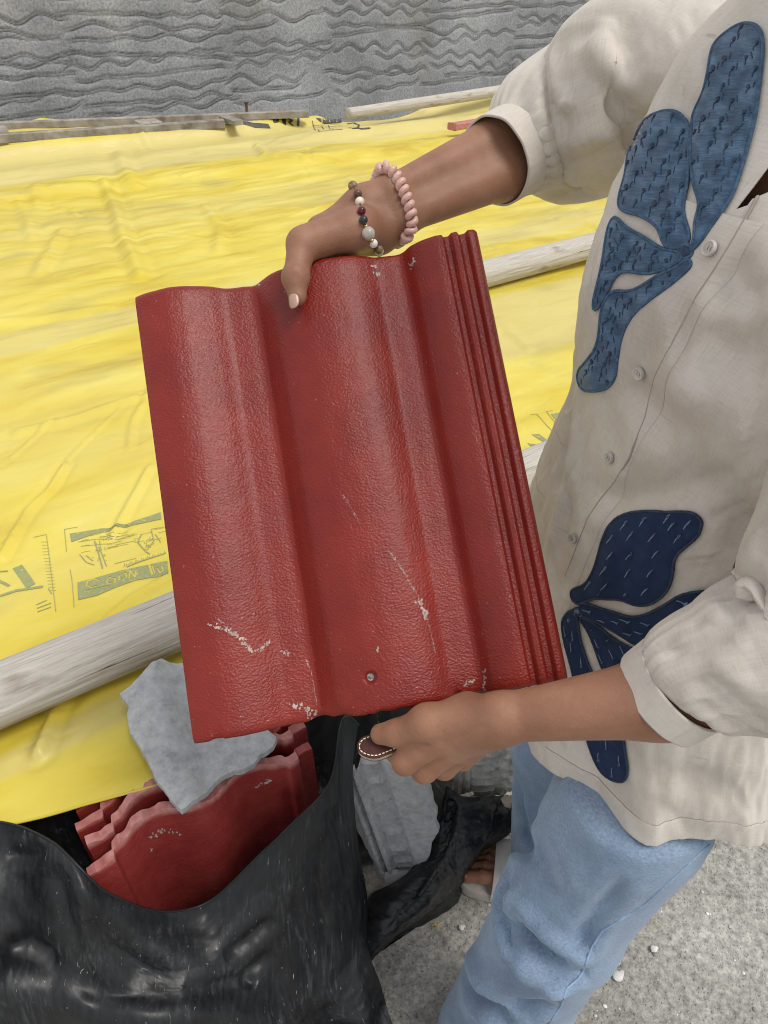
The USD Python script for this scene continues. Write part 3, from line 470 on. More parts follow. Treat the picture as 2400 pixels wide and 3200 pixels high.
# crisp rims get nicked, the lower rim is chipped
edge = 0.21 - np.abs(Ys); H = H - 0.004 * np.exp(-edge / 0.0025)
nick = np.clip(fbm(q * 45, 3, 7) - 0.62, 0, 1) * 6; H = H - 0.003 * nick * np.exp(-((Ys + 0.21) / 0.008) ** 2)
Yd = Ys + np.where(Ys < -0.2, 0.0022 * nick * np.clip((-0.2 - Ys) / 0.01, 0, 1), 0) + np.clip((-0.2 - Ys) / 0.01, 0, 1) * 0.0025 * fb(q * [1, 0, 1], 30, 4, 9) + np.clip((Ys - 0.2) / 0.01, 0, 1) * 0.003 * fb(q * [1, 0, 1], 30, 4, 10)
hole = Pt(1158, 2117, 0.02); hl = TM.T @ (hole - TO)
rr = np.hypot(Xs * .33 - .165 - hl[0], Ys - hl[1]); H = H - 0.007 * np.exp(-(rr / 0.0042) ** 4) - 0.0012 * np.exp(-(rr / 0.011) ** 2)
fv = tile_pt(Xs * .33 - .165, Yd, H).reshape(-1, 3); ff = grid_faces(len(xs), nv)
if np.dot(normals(fv, ff)[len(fv) // 2], TM[:, 2]) < 0: ff = ff[:, ::-1]
tv = fv; tf = ff; k = len(fv); bkv = tile_pt(Xs * .33 - .165, Yd, H - 0.013).reshape(-1, 3)
e = np.vstack([tf[:, [0, 1]], tf[:, [1, 2]], tf[:, [2, 0]]]); key = np.sort(e, 1); _, inv, cnt = np.unique(key, axis=0, return_inverse=True, return_counts=True); be = e[cnt[inv.ravel()] == 1]
tf = np.vstack([tf, tf[:, ::-1] + k, np.stack([be[:, 1], be[:, 0], be[:, 0] + k], 1), np.stack([be[:, 1], be[:, 0] + k, be[:, 1] + k], 1)])
HT = thing('roof_tile', TO - TM[:, 1] * 0.21, 'large glossy red double-roll roof tile held up in both hands', 'roof tile')
obj('tile_body', (np.vstack([fv, bkv]), tf), red_mat, HT, smooth=50)
tile_mesh = trimesh.Trimesh(fv, ff, process=False)
def scrape(pl, w, seed, name='scratch', dens=0.62, mesh=None, par=None, mat=None):
    w = w * .85; dens = dens * .85
    """a worn streak of bare concrete along a line given on the tile's face: many small flecks lying on the paint"""
    r = np.random.default_rng(seed); pts = resample(pl, 4.0); vs = []
    for p in pts:
        for _ in range(3):
            if r.random() > dens: continue
            c = p + r.normal(0, w * 0.35, 2); m = r.integers(5, 8); a = np.sort(r.uniform(0, 2 * np.pi, m)); rad = r.uniform(0.35, 1.0, m) * w * 0.55
            vs.append(np.c_[c[0] + rad * np.cos(a), c[1] + rad * np.sin(a)])
    allp = np.vstack([np.vstack([v.mean(0), v]) for v in vs]); L, N = raycast(mesh or tile_mesh, allp); L = L + (TM[:, 2] if mesh is None else nrm(EYE - np.nanmean(L, 0))) * 0.0004; out = []; j = 0
    for v in vs:
        m = len(v); c = L[j:j + m + 1]; j += m + 1
        if np.isnan(c).any(): continue
        out.append((c, np.array([[0, 1 + (i + 1) % m, 1 + i] for i in range(m)])))
    if out: obj(name, cat(out), mat or bare_mat, par or HT, smooth=False, kind='stuff')
c6 = lambda pts: [(400 + x * 900 / 1659, 1900 + y * 500 / 922) for x, y in pts]
scrape([(1072, 1548), (1105, 1600), (1120, 1630)], 6, 1, dens=.5); scrape([(1215, 1720), (1270, 1800), (1315, 1880)], 7, 2); scrape([(1310, 1880), (1332, 1920), (1330, 1935)], 14, 3, dens=.9); scrape([(1335, 1940), (1352, 2000), (1360, 2040)], 4, 4, dens=.6)
scrape(c6([(460, 90), (490, 105)]), 7, 5); scrape(c6([(500, 108), (580, 125), (640, 165), (720, 250)]), 12, 6, dens=.85); scrape(c6([(520, 60), (570, 110)]), 8, 7); scrape(c6([(755, 250), (820, 190)]), 12, 8, dens=.8); scrape(c6([(895, 245), (910, 265)]), 13, 9, dens=.8)
scrape(c6([(1028, 295), (1060, 390), (1088, 550)]), 5, 10); scrape(c6([(945, 560), (1000, 560)]), 18, 11, dens=.7); scrape(c6([(1030, 570), (1050, 645)]), 12, 12, dens=.8); scrape(c6([(1065, 590), (1095, 645)]), 14, 13, dens=.7); scrape(c6([(1140, 600), (1190, 690)]), 8, 14, dens=.35)
scrape([(1180, 2028), (1184, 2032)], 11, 15, dens=1); scrape([(805, 870), (812, 890)], 12, 16, dens=.8); scrape([(1285, 835), (1292, 812)], 12, 17, dens=.7); scrape([(1170, 830), (1180, 860)], 16, 18, dens=.5); scrape([(1515, 2090), (1512, 2170)], 9, 19, dens=.6); scrape([(1455, 2140), (1480, 2130)], 12, 20, dens=.6)
scrape([(608, 2328), (700, 2335), (760, 2322)], 5, 21, dens=.35); scrape([(860, 2296), (900, 2283)], 8, 22, dens=.7); scrape([(1400, 720), (1440, 900), (1510, 1250), (1560, 1500)], 2.5, 23, dens=.35)
scrape([(700, 960), (745, 1300), (800, 1700), (870, 2200)], 2.5, 25, dens=.2); scrape([(1200, 880), (1270, 1350), (1340, 1750)], 2.5, 26, dens=.12)
dk = tile_pt(hl[0] + 0.0035 * np.cos(np.linspace(0, 6.28, 14)), hl[1] + 0.0035 * np.sin(np.linspace(0, 6.28, 14)), float(prof((hl[0] + .165) / .33)) - 0.006); L_ = np.vstack([dk.mean(0), dk])
obj('nail_hole', (L_, np.array([[0, 1 + i, 1 + (i + 1) % 14] for i in range(14)])), tex_mat('mortar_plug', [(0.4, (0.10, 0.10, 0.09)), (0.6, (0.4, 0.4, 0.38))], scale=300, rough=0.95), HT, smooth=False)

# ------------------------------------------------------------------ red tiles standing on edge in the stack
ZT = 0.47
Ra, Rb = Pz(278, 2722, ZT), Pz(968, 2352, ZT); E1 = nrm(Rb - Ra); E2 = np.array([-E1[1], E1[0], 0])
print('stack tile width', np.linalg.norm(Rb - Ra), 'dir', E1, 'spacing', [float((Pz(x, y, ZT) - Ra) @ E2) for x, y in ((255, 2640), (240, 2590), (220, 2530))], 't', ST(Ra), ST(Rb))
gs = np.array([0, .04, .085, .115, .125, .17, .235, .30, .37, .45, .53, .60, .68, .75, .82, .88, .93, .945, .96, .995, 1.008, 1.05, 1.085]); gh = np.array([0, 0, 1, 2, 14, 19, 33, 37, 31, 18, 12, 15, 25, 30, 24, 13, 8, 1, 0, 2, 14, 15, 14]) / 1000
gp = PchipInterpolator(gs, gh)
stack_mat = mk('red_stack_tile', {
    'tc': ('texture_coordinate', {}), 'n': ('noise_texture', {'scale': 16, 'detail': 7, 'roughness': 0.62}), 'r': ('rgb_ramp', {'ramp': [(0.3, (0.19, 0.018, 0.015)), (0.52, (0.26, 0.030, 0.025)), (0.75, (0.32, 0.050, 0.042))]}),
    'sx': ('separate_xyz', {}), 'nd': ('noise_texture', {'scale': 70, 'detail': 4}), 'at': ('math', {'math_type': 'multiply'}), 'mr': ('map_range', {'from_min': 0.452, 'from_max': 0.462, 'to_min': 0.0, 'to_max': 1.5, 'clamp': True}), 'dm': ('mix_color', {'b': (0.46, 0.21, 0.19)}), 'nb': ('noise_texture', {'scale': 160, 'detail': 5}), 'b': ('bump', {'strength': 0.45, 'distance': 0.003}), 'p': ('principled_bsdf', {'roughness': 0.5, 'specular_ior_level': 0.4})},
    [('tc.object', 'n.vector'), ('n.fac', 'r.fac'), ('r.color', 'dm.a'), ('tc.object', 'sx.vector'), ('sx.z', 'mr.value'), ('tc.object', 'nd.vector'), ('mr.result', 'at.value1'), ('nd.fac', 'at.value2'), ('at.value', 'dm.fac'), ('dm.result', 'p.base_color'), ('tc.object', 'nb.vector'), ('nb.fac', 'b.height'), ('b.normal', 'p.normal')])
def standing_tile(off, shift, dz, seed, hi=1.0):
    x = np.unique(np.r_[np.linspace(0, 1.085, 215), gs]); n = len(x); g = gp(x)
    lv = np.array([0, .1, .2, .3, .36, .40, .41, .416, .4195, .42]); ins = np.array([0, 0, 0, 0, 0, 0, 0.0001, 0.0005, 0.0014, 0.0026])
    th = 0.017; rows = []
    for z, i in zip(lv, ins):
        fr_y = g + i; bk_y = g + th - i * 0.8
        nz = lambda s: 0.0012 * fb(np.stack([x * .33, np.full(n, z), np.full(n, s)], -1), 45, 3, seed) * (1 + 2 * (z > .4))
        top = z - .012 * np.clip((x - 1.0) / .006, 0, 1) * (z > .405) + (0.006 * hi * fb(np.stack([x * .33, 0 * x, 0 * x], -1), 55, 4, seed + 3) - 0.008 * np.clip(fbm(np.stack([x * 8, 0 * x, 0 * x], -1), 3, seed + 5) - .6, 0, 1) * 5 if z > .405 else 0)
        loop = np.vstack([np.stack([x * .33, fr_y + nz(1.0), top + 0 * x], 1), np.stack([x * .33, bk_y + nz(2.0), top + 0 * x], 1)[::-1]]); rows.append(loop)
    R_ = np.array(rows); m = R_.shape[1]; f = grid_faces(len(lv), m, True); base = (len(lv) - 1) * m; j = np.arange(n - 1)
    cap = np.vstack([np.stack([base + j, base + j + 1, base + m - 2 - j], 1), np.stack([base + j, base + m - 2 - j, base + m - 1 - j], 1)]); f = np.vstack([f, cap])
    v = R_.reshape(-1, 3); w = Ra + np.multiply.outer(v[:, 0] + shift, E1) + np.multiply.outer(v[:, 1] + off + 0.05 * (v[:, 2] - .42), E2); w[:, 2] = v[:, 2] + 0.047 + dz; return w, f
labs = ['front red tile of the upright stack in the black sheet', 'second red tile of the upright stack, behind the front one', 'third red tile of the upright stack, under the broken piece', 'rearmost visible red tile of the upright stack, at the yellow sheet']
sp_ = [0, 0.040, 0.073, 0.108]
chipm = tex_mat('chipped_red', [(0.4, (0.42, 0.20, 0.18)), (0.6, (0.6, 0.42, 0.38))], scale=120, rough=0.95)
for i in range(4):
    v, f = standing_tile(sp_[i], (-0.004, 0.006, -0.002, 0.004)[i], (0, 0.001, -0.008, -0.013)[i], 40 + i * 7)
    pth = obj('standing_tile', (v, f), stack_mat, smooth=38, label=labs[i], cat='roof tile', group='red tiles standing in the stack')
    if i == 0:
        fm_ = trimesh.Trimesh(v, f, process=False)
        for q_, (l_, w_, d_) in enumerate((([(470, 2620), (500, 2595), (540, 2600), (565, 2612)], 12, .35), ([(800, 2470), (815, 2450), (850, 2440)], 12, .4), ([(480, 2640), (470, 2660)], 8, .3))): scrape(c5(l_) if 0 else l_, w_, 60 + q_, 'scuff', d_, fm_, pth)
bt = [Ra - E1 * 0.2 + E2 * 0.03, Ra + E1 * 0.34 + E2 * 0.03]; bt = [p * [1, 1, 0] + [0, 0, 0.026] for p in bt]
obj('timber_bearer', beam(bt[0], bt[1], 0.06, 0.05, 31), timber_mat, smooth=30, label='timber bearer on the ground under the standing tiles', cat='bearer')

# ------------------------------------------------------------------ broken grey tiles
grey_mat = tex_mat('grey_concrete_tile', [(0.28, (0.27, 0.275, 0.28)), (0.5, (0.40, 0.405, 0.41)), (0.72, (0.52, 0.525, 0.52))], scale=60, detail=9, roughness=0.72, rough=0.85, bump=0.9, bscale=420, bdist=0.002, spec=0.3, bdetail=6)
def slab(outline, n, p0, th, relief, step=0.006, jag=0.0022, seed=0, flip=1):
    """a broken slab: its outline is projected to the plane (n, p0), its face carries a relief"""
    n = nrm(n); n = n if n[2] >= 0 or abs(n[2]) < 0.2 else -n; n = n * flip
    P = np.array([Pplane(x, y, n, p0) for x, y in outline]); ex = nrm(P[1] - P[0] - n * np.dot(P[1] - P[0], n)); ey = np.cross(n, ex); ab = np.stack([(P - p0) @ ex, (P - p0) @ ey], 1)
    pg = Polygon(ab).buffer(0); B = resample(list(pg.exterior.coords), step * 0.5)[:-1]; B = B + jag * 2 * np.stack([fb(np.c_[B * 55, 0 * B[:, :1]], 1, 4, seed), fb(np.c_[B * 55, 0 * B[:, :1] + 9], 1, 4, seed + 1)], 1) * 2
    pg = Polygon(B).buffer(0); x0, y0, x1, y1 = pg.bounds; G = np.stack(np.meshgrid(np.arange(x0, x1, step), np.arange(y0, y1, step)), -1).reshape(-1, 2) + rng.uniform(-step * .2, step * .2, (1, 2))
    inn = pg.buffer(-step * 0.5); G = G[shapely.contains_xy(inn, G)]; Q = np.vstack([B, G]); T = Delaunay(Q).simplices; c = Q[T].mean(1); T = T[shapely.contains_xy(pg, c)]
    a, b, c_ = (Q[T[:, k]] for k in range(3)); sg = (b[:, 0] - a[:, 0]) * (c_[:, 1] - a[:, 1]) - (b[:, 1] - a[:, 1]) * (c_[:, 0] - a[:, 0]); T = np.where((sg < 0)[:, None], T[:, ::-1], T)
    world = lambda q, h: p0 + np.multiply.outer(q[:, 0], ex) + np.multiply.outer(q[:, 1], ey) + np.multiply.outer(h, n)
    d = np.array([pg.exterior.distance(Point(*z)) for z in Q]); base = world(Q, np.zeros(len(Q))); h = relief(base, Q) - 0.0018 * np.exp(-d / 0.0025) + 0.0010 * fb(np.c_[Q, 0 * d], 80, 3, seed)
    top = world(Q, h); jb = 0.004 * fb(np.c_[Q * 60, 0 * d], 1, 3, seed + 4) * np.exp(-d / 0.006); bot = world(Q + (Q - Q.mean(0)) * jb[:, None] * 2, h - th); k = len(Q); nb = len(B)
    # rough side wall with a middle row
    i = np.arange(nb); j2 = (i + 1) % nb; mid = (top[:nb] + bot[:nb]) / 2 + (np.multiply.outer(0.004 * fb(np.c_[B * 90, 0 * B[:, :1]], 1, 4, seed + 8), nrm(ex + ey))) + 0.0015 * (world(B, np.zeros(nb)) - base.mean(0)) / 0.1
    v = np.vstack([top, bot, mid]); o = 2 * k
    f = np.vstack([T, T[:, ::-1] + k, np.stack([i, o + i, o + j2], 1), np.stack([i, o + j2, j2], 1), np.stack([o + i, k + i, k + j2], 1), np.stack([o + i, k + j2, o + j2], 1)])
    return v, f, (ex, ey, n)
c5 = lambda pts: [(x * 1100 / 1659, 1900 + y * 1000 / 1508) for x, y in pts]
outl = c5([(570, 405), (640, 350), (720, 280), (765, 245), (860, 245), (980, 330), (1120, 470), (1250, 560), (1305, 605), (1290, 650), (1232, 680), (1200, 722), (1150, 745), (1100, 748), (1050, 772), (1010, 802), (975, 850), (930, 902), (880, 945), (855, 958), (820, 920), (762, 850), (730, 800), (700, 730), (660, 650), (615, 590), (600, 500), (607, 460), (585, 432)])
pA, pB, pC = Pz(385, 2170, 0.545), Pz(566, 2530, 0.500), Pz(865, 2310, 0.505); nA = np.cross(pB - pA, pC - pA); nA = nA if nA[2] > 0 else -nA
def pl_local(pl, n, p0): return np.array([Pplane(x, y, n, p0) for x, y in pl])
axA = [Pplane(*c5([(725, 320)])[0], nrm(nA), pA), Pplane(*c5([(885, 850)])[0], nrm(nA), pA)]; dirA = nrm(axA[1] - axA[0]); acr = np.cross(nrm(nA), dirA)
ridge = PchipInterpolator([-.4, -.12, -.06, -.012, 0.0, .012, .030, .042, .06, .10, .2, .4], np.array([-10, -4, 2, 8, 8.5, 3, -9, -11, -10, -4, 3, 6]) / 1000)
emb = [pl_local(c5(l), nrm(nA), pA) for l in ([(745, 700), (775, 800)], [(770, 690), (800, 790)], [(745, 745), (790, 735)], [(800, 700), (815, 775)], [(800, 700), (825, 692)], [(808, 735), (830, 728)], [(815, 775), (835, 768)])]
groA = pl_local(c5([(815, 340), (880, 440), (900, 520)]), nrm(nA), pA)
def relA(P, Q):
    x = (P - axA[0]) @ acr; h = 1.3 * ridge(x)
    for l in emb:
        d = np.full(len(P), 1e9)
        for a, b in zip(l[:-1], l[1:]):
            t = np.clip((P - a) @ (b - a) / ((b - a) @ (b - a)), 0, 1); d = np.minimum(d, np.linalg.norm(P - a - t[:, None] * (b - a), axis=1))
        h = h + 0.0032 * np.exp(-(d / 0.0024) ** 2)
    d = np.full(len(P), 1e9)
    for a, b in zip(groA[:-1], groA[1:]):
        t = np.clip((P - a) @ (b - a) / ((b - a) @ (b - a)), 0, 1); d = np.minimum(d, np.linalg.norm(P - a - t[:, None] * (b - a), axis=1))
    top = np.array([np.dot(p - pA, dirA) for p in P]); return h - 0.003 * np.exp(-(d / 0.004) ** 2) + 0.012 * np.exp(-((top + 0.045) / 0.018) ** 2)
v, f, _ = slab(outl, nA, pA, 0.019, relA, 0.0040, jag=0.0010, seed=3)
obj('broken_tile', (v, f), grey_mat, smooth=40, label='pale grey broken tile piece lying on the yellow sheet and red stack', cat='broken tile')
# the grey tile leaning upright inside the black sheet
ol = [(1068, 2480), (1085, 2440), (1130, 2375), (1200, 2350), (1300, 2380), (1345, 2440), (1352, 2475), (1366, 2510), (1362, 2540), (1372, 2562), (1352, 2600), (1345, 2640), (1318, 2690), (1300, 2712), (1240, 2726), (1200, 2732), (1186, 2728), (1150, 2660), (1110, 2580)]
pA2, pB2, pC2 = Pz(1085, 2440, 0.34), Pz(1195, 2732, 0.045), Pz(1350, 2470, 0.33); nB = np.cross(pB2 - pA2, pC2 - pA2); nB = nB if nB[1] < 0 else -nB
dirB = nrm(pB2 - pA2); acB = np.cross(dirB, nrm(nB)); acB = acB if acB[0] > 0 else -acB
def relB(P, Q):
    x = (P - pA2) @ acB; y = (P - pA2) @ dirB
    h = PchipInterpolator([-.2, -.004, .003, .010, .013, .017, .020, .028, .034, .068, .080, .13, .2, .4], np.array([0, 2, 16, 16, 0, 0, 17, 17, 1, 0, 18, 22, 18, 12]) / 1000)(np.clip(x, -.2, .4))
    cr = np.exp(-(((y + 0.02) % 0.052 - 0.02) / 0.0042) ** 2) * np.clip((x - .034) / .004, 0, 1) * np.clip((.070 - x) / .004, 0, 1)
    h = h + 0.009 * cr + np.where((y > 0.24), 0.006 * np.sin(y * 380), 0) * np.clip((x - .03) / .01, 0, 1); return h
v, f, _ = slab(ol, nB, pA2, 0.013, relB, 0.0028, jag=0.0012, seed=8, flip=1 if nrm(nB)[2] > -2 else 1)
obj('broken_tile', (v, f), grey_mat, smooth=40, label='grey ribbed broken tile standing upright in the fold of the black sheet', cat='broken tile')
# a second, rougher piece behind
ol = [(1418, 2418), (1416, 2480), (1440, 2482), (1500, 2488), (1560, 2486), (1640, 2470), (1660, 2400), (1640, 2340), (1560, 2320), (1500, 2350), (1450, 2390)]
pA3, pB3, pC3 = Pz(1420, 2400, 0.24), Pz(1420, 2480, 0.15), Pz(1600, 2420, 0.22); nC = np.cross(pB3 - pA3, pC3 - pA3); nC = nC if nC[1] < 0 else -nC
dirC = nrm(pB3 - pA3); acC = np.cross(dirC, nrm(nC)); acC = acC if acC[0] > 0 else -acC
def relC(P, Q):
    x = (P - pA3) @ acC; y = (P - pA3) @ dirC; h = 0.006 * (np.abs(x - .012) < .004) + 0.008 * (np.abs(x - .026) < .004)
    h = h + 0.006 * np.sin(y * 260) * np.clip((x - .03) / .006, 0, 1) * np.clip((.085 - x) / .01, 0, 1); return h + np.clip((x - .06) / .03, 0, 1) * 0.03 * fb(P, 60, 4, 5)
v, f, _ = slab(ol, nC, pA3, 0.016, relC, 0.0035, seed=14)
lime_mat = tex_mat('mortared_tile', [(0.3, (0.36, 0.345, 0.29)), (0.5, (0.56, 0.54, 0.47)), (0.7, (0.76, 0.74, 0.67))], scale=40, detail=8, rough=0.9, bump=0.8, bscale=200, bdist=0.004)
obj('broken_tile', (v, f), lime_mat, smooth=40, label='pale crumbling broken tile with mortar between the hand and the jeans', cat='broken tile')
ol = [(1415, 2494), (1440, 2482), (1478, 2478), (1482, 2484), (1450, 2500), (1425, 2508)]; p0 = Pz(1440, 2492, 0.20)
v, f, _ = slab(ol, [0, -0.3, 1], p0, 0.006, lambda P, Q: 0 * P[:, 0], 0.003, seed=21); obj('tile_shard', (v, f), lime_mat, smooth=40, label='small cream shard on the black sheet below the mortared piece', cat='shard')
ol = [(1203, 2725), (1300, 2718), (1288, 2760), (1252, 2795), (1218, 2808), (1206, 2770)]; p0 = Pz(1240, 2760, 0.07)
v, f, _ = slab(ol, [-0.2, -0.75, 0.6], p0, 0.005, lambda P, Q: 0.004 * fb(P, 30, 3, 2), 0.004, seed=25); obj('tile_shard', (v, f), grey_mat, smooth=40, label='flat grey shard under the foot of the ribbed grey tile', cat='shard')
chip = Pz(1590, 2505, 0.2); obj('tile_shard', pebble(chip, 0.014, 301), tex_mat('brown_chip', [(0.4, (0.25, 0.17, 0.13)), (0.6, (0.4, 0.32, 0.27))], rough=0.9), smooth=False, label='brownish crumb beside the jeans on the black sheet', cat='shard')
v_ = [Pz(1412, 396, 0.57), Pz(1500, 383, 0.57)]
obj('tile_fragment', beam(v_[0], v_[1] + (v_[1] - v_[0]) * 0.6, 0.09, 0.045, 71), stack_mat, smooth=30, label='dark red tile fragment on the far edge of the yellow sheet', cat='tile fragment')
l0 = Pz(1905, 520, 0.50); obj('timber_offcut', beam(l0, l0 + U * 0.9, 0.07, 0.045, 72), tex_mat('dark_timber', [(0.35, (0.09, 0.06, 0.04)), (0.65, (0.22, 0.17, 0.12))], scale=14, rough=0.9), smooth=30, label='dark timber offcut seen between the rolled sleeve and shirt front', cat='timber')

# ------------------------------------------------------------------ black plastic sheets
black_mat = mk('dusty_black_plastic', {
    'uv': ('uvmap', {'attribute': 'st'}), 'mp': ('mapping', {'scale': (80, 16, 1)}), 'n': ('noise_texture', {'scale': 1.6, 'detail': 7, 'roughness': 0.66, 'distortion': 0.5}), 'n2': ('noise_texture', {'scale': 9, 'detail': 6, 'roughness': 0.65}), 'mu': ('math', {'math_type': 'multiply'}),
    'r': ('rgb_ramp', {'ramp': [(0.17, (0.006, 0.0063, 0.007)), (0.29, (0.013, 0.014, 0.0155)), (0.39, (0.042, 0.044, 0.047)), (0.50, (0.16, 0.16, 0.155))]}),
    'mp3': ('mapping', {'scale': (210, 40, 1)}), 'n3': ('noise_texture', {'scale': 1.2, 'detail': 2, 'distortion': 1.2}), 'r3': ('rgb_ramp', {'ramp': [(0.715, (0, 0, 0)), (0.75, (0.8, 0.8, 0.8))]}), 'ms': ('mix_color', {'b': (0.33, 0.32, 0.28)}),
    'mpb': ('mapping', {'scale': (2.2, 1, 1)}), 'nb': ('noise_texture', {'type': 'ridged_multifractal', 'scale': 7, 'detail': 6, 'roughness': 0.55, 'distortion': 0.3}), 'b': ('bump', {'strength': 0.7, 'distance': 0.008}), 'rr': ('map_range', {'from_min': 0.1, 'from_max': 0.4, 'to_min': 0.27, 'to_max': 0.65}), 'p': ('principled_bsdf', {'specular_ior_level': 0.40})},
    [('uv.UV', 'mp.vector'), ('mp.vector', 'n.vector'), ('uv.UV', 'n2.vector'), ('n.fac', 'mu.value1'), ('n2.fac', 'mu.value2'), ('mu.value', 'r.fac'), ('uv.UV', 'mp3.vector'), ('mp3.vector', 'n3.vector'), ('n3.fac', 'r3.fac'), ('r.color', 'ms.a'), ('r3.color', 'ms.fac'), ('ms.result', 'p.base_color'),
     ('uv.UV', 'mpb.vector'), ('mpb.vector', 'nb.vector'), ('nb.fac', 'b.height'), ('b.normal', 'p.normal'), ('mu.value', 'rr.value'), ('rr.result', 'p.roughness')])
def patch(ctrl, nu, nv, wr, seed, sc=9.0):
    """a smooth sheet through a grid of 3D points, then rumpled"""
    ctrl = np.asarray(ctrl, float); n, m = ctrl.shape[:2]; u, w = np.linspace(0, 1, n), np.linspace(0, 1, m); U_, W_ = np.linspace(0, 1, nu), np.linspace(0, 1, nv)
    X = np.stack([RectBivariateSpline(u, w, ctrl[..., k], kx=min(3, n - 1), ky=min(3, m - 1), s=0)(U_, W_) for k in range(3)], -1); du = np.linalg.norm(np.diff(X, axis=0), axis=-1).mean(1); dw = np.linalg.norm(np.diff(X, axis=1), axis=-1).mean(0)
    A, B = np.meshgrid(np.r_[0, np.cumsum(du)], np.r_[0, np.cumsum(dw)], indexing='ij'); v = X.reshape(-1, 3); f = grid_faces(nu, nv); nn = normals(v, f); p = np.stack([A, B, 0 * A], -1).reshape(-1, 3)
    rid = np.abs(fb(p, sc, 4, seed)) * 2; h = wr * (0.9 * fb(p, sc * 0.5, 4, seed + 1) - 1.2 * rid + 0.35 * fb(p, sc * 5, 4, seed + 2)); return v + nn * h[:, None], f, np.stack([B.ravel(), A.ravel()], 1), nn
rows = [
 [(-300, 2560, .76), (-120, 2565, .75), (60, 2578, .715), (190, 2652, .635), (275, 2745, .585), (375, 2815, .563), (495, 2845, .552), (640, 2820, .543), (770, 2712, .535), (870, 2615, .53), (960, 2530, .525), (1035, 2440, .525), (1062, 2285, .54), (1116, 2265, .56)],
 [(-300, 2660, .73), (-120, 2670, .72), (60, 2690, .68), (190, 2755, .605), (275, 2830, .560), (375, 2895, .540), (495, 2925, .525), (640, 2905, .516), (770, 2815, .508), (870, 2730, .505), (960, 2650, .505), (1045, 2570, .508), (1072, 2475, .52), (1100, 2450, .535)],
 [(-300, 2800, .68), (-120, 2810, .67), (60, 2830, .64), (190, 2885, .585), (275, 2945, .545), (375, 2995, .520), (495, 3015, .495), (640, 3000, .480), (770, 2940, .475), (870, 2870, .475), (965, 2800, .48), (1060, 2730, .485), (1092, 2660, .50), (1118, 2640, .51)],
 [(-300, 2960, .63), (-120, 2970, .62), (60, 2990, .60), (190, 3030, .56), (275, 3075, .525), (375, 3110, .495), (495, 3120, .465), (640, 3110, .445), (770, 3075, .44), (880, 3020, .44), (985, 2960, .445), (1085, 2890, .45), (1120, 2850, .46), (1145, 2825, .475)],
 [(-300, 3120, .58), (-120, 3130, .57), (60, 3140, .55), (190, 3170, .52), (275, 3200, .49), (375, 3225, .46), (495, 3230, .43), (640, 3225, .41), (770, 3200, .40), (890, 3160, .40), (1000, 3110, .40), (1085, 3060, .40), (1122, 3005, .41), (1150, 2965, .425)]]
ctrl = np.array([[PT(*c) for c in r] for r in rows])
low = ctrl[-1].copy(); gl = []
for i, p in enumerate(low):
    out = (-V) * (0.10 + 0.09 * (i / 12)) + U * (-0.03); q = p + out * (p[2] / 0.35 if p[2] > 0.1 else 0.6); q[2] = 0.012; gl.append(q)
mid_ = (low + np.array(gl)) / 2; mid_[:, 2] = np.maximum(0.03, low[:, 2] * 0.42); end_ = np.array(gl) + (-V) * 0.22; end_[:, 2] = 0.008
ctrl = np.concatenate([ctrl, mid_[None], np.array(gl)[None], end_[None]], 0)
print('black low z', low[:, 2].round(2).tolist())
v, f, uv, nn = patch(ctrl, 260, 330, 0.008, 61, 5)
v[:, 2] = np.maximum(v[:, 2], 0.006)
bm = trimesh.Trimesh(v, f, process=False)
def press(v, f, mesh, lines):
    for l, w, a in lines: v = crease(v, normals(v, f), raycast(mesh, resample(l, 12))[0], w * 1.2, a * .7, .25)
    return v
sg = 1 if np.dot(nn.mean(0), EYE - v.mean(0)) > 0 else -1
v = press(v, f, bm, [([(275, 2870), (340, 2960), (440, 3030), (570, 3080)], 0.014, sg * 0.016), ([(560, 3080), (640, 3095), (760, 3060), (840, 2980)], 0.010, sg * 0.010), ([(180, 2700), (200, 2850), (270, 3040), (330, 3180)], 0.014, sg * 0.012), ([(0, 2985), (90, 2945), (190, 2990)], 0.012, sg * 0.012),
   ([(700, 2990), (770, 2940), (860, 2870)], 0.010, sg * 0.010), ([(1040, 2520), (1075, 2640), (1095, 2760)], 0.008, sg * 0.010), ([(980, 2720), (1010, 2850), (1020, 2960)], 0.008, sg * 0.008), ([(780, 3020), (770, 3060), (800, 3080)], 0.006, sg * 0.008), ([(20, 2670), (90, 2680), (150, 2660)], 0.007, sg * 0.008)])
v[:, 2] = np.maximum(v[:, 2], 0.006)
BS = obj('plastic_sheet', (v, f), black_mat, uv=uv, label='large dusty black plastic sheet sagging in front of the red tiles', cat='plastic sheet')
rim = v.reshape(260, 330, 3)[0]; obj('rolled_hem', tube(rim, 0.0018, 7), black_mat, BS)
# the second sheet lying in folds from the corner towards the sandal
A_ = [(1100, 2975, .012), (1125, 2850, .03), (1190, 2790, .06), (1310, 2705, .11), (1362, 2610, .16), (1385, 2530, .20), (1398, 2450, .25)]
B_ = [(1145, 2990, .05), (1235, 2880, .13), (1310, 2790, .15), (1385, 2700, .17), (1425, 2620, .19), (1445, 2555, .21), (1458, 2490, .215)]
C_ = [(1142, 3005, .02), (1275, 2890, .06), (1365, 2815, .08), (1418, 2745, .10), (1475, 2650, .14), (1525, 2565, .16), (1545, 2488, .17)]
D_ = [(1135, 3015, .006), (1295, 2905, .008), (1422, 2815, .006), (1442, 2757, .02), (1500, 2660, .05), (1600, 2585, .08), (1690, 2480, .12)]
ctrl = np.array([[Pz(*c) for c in r] for r in (A_, B_, C_, D_)])
v, f, uv, nn = patch(ctrl, 130, 220, 0.012, 77, 13); bm = trimesh.Trimesh(v, f, process=False); sg = 1 if nn[:, 2].mean() > 0 else -1
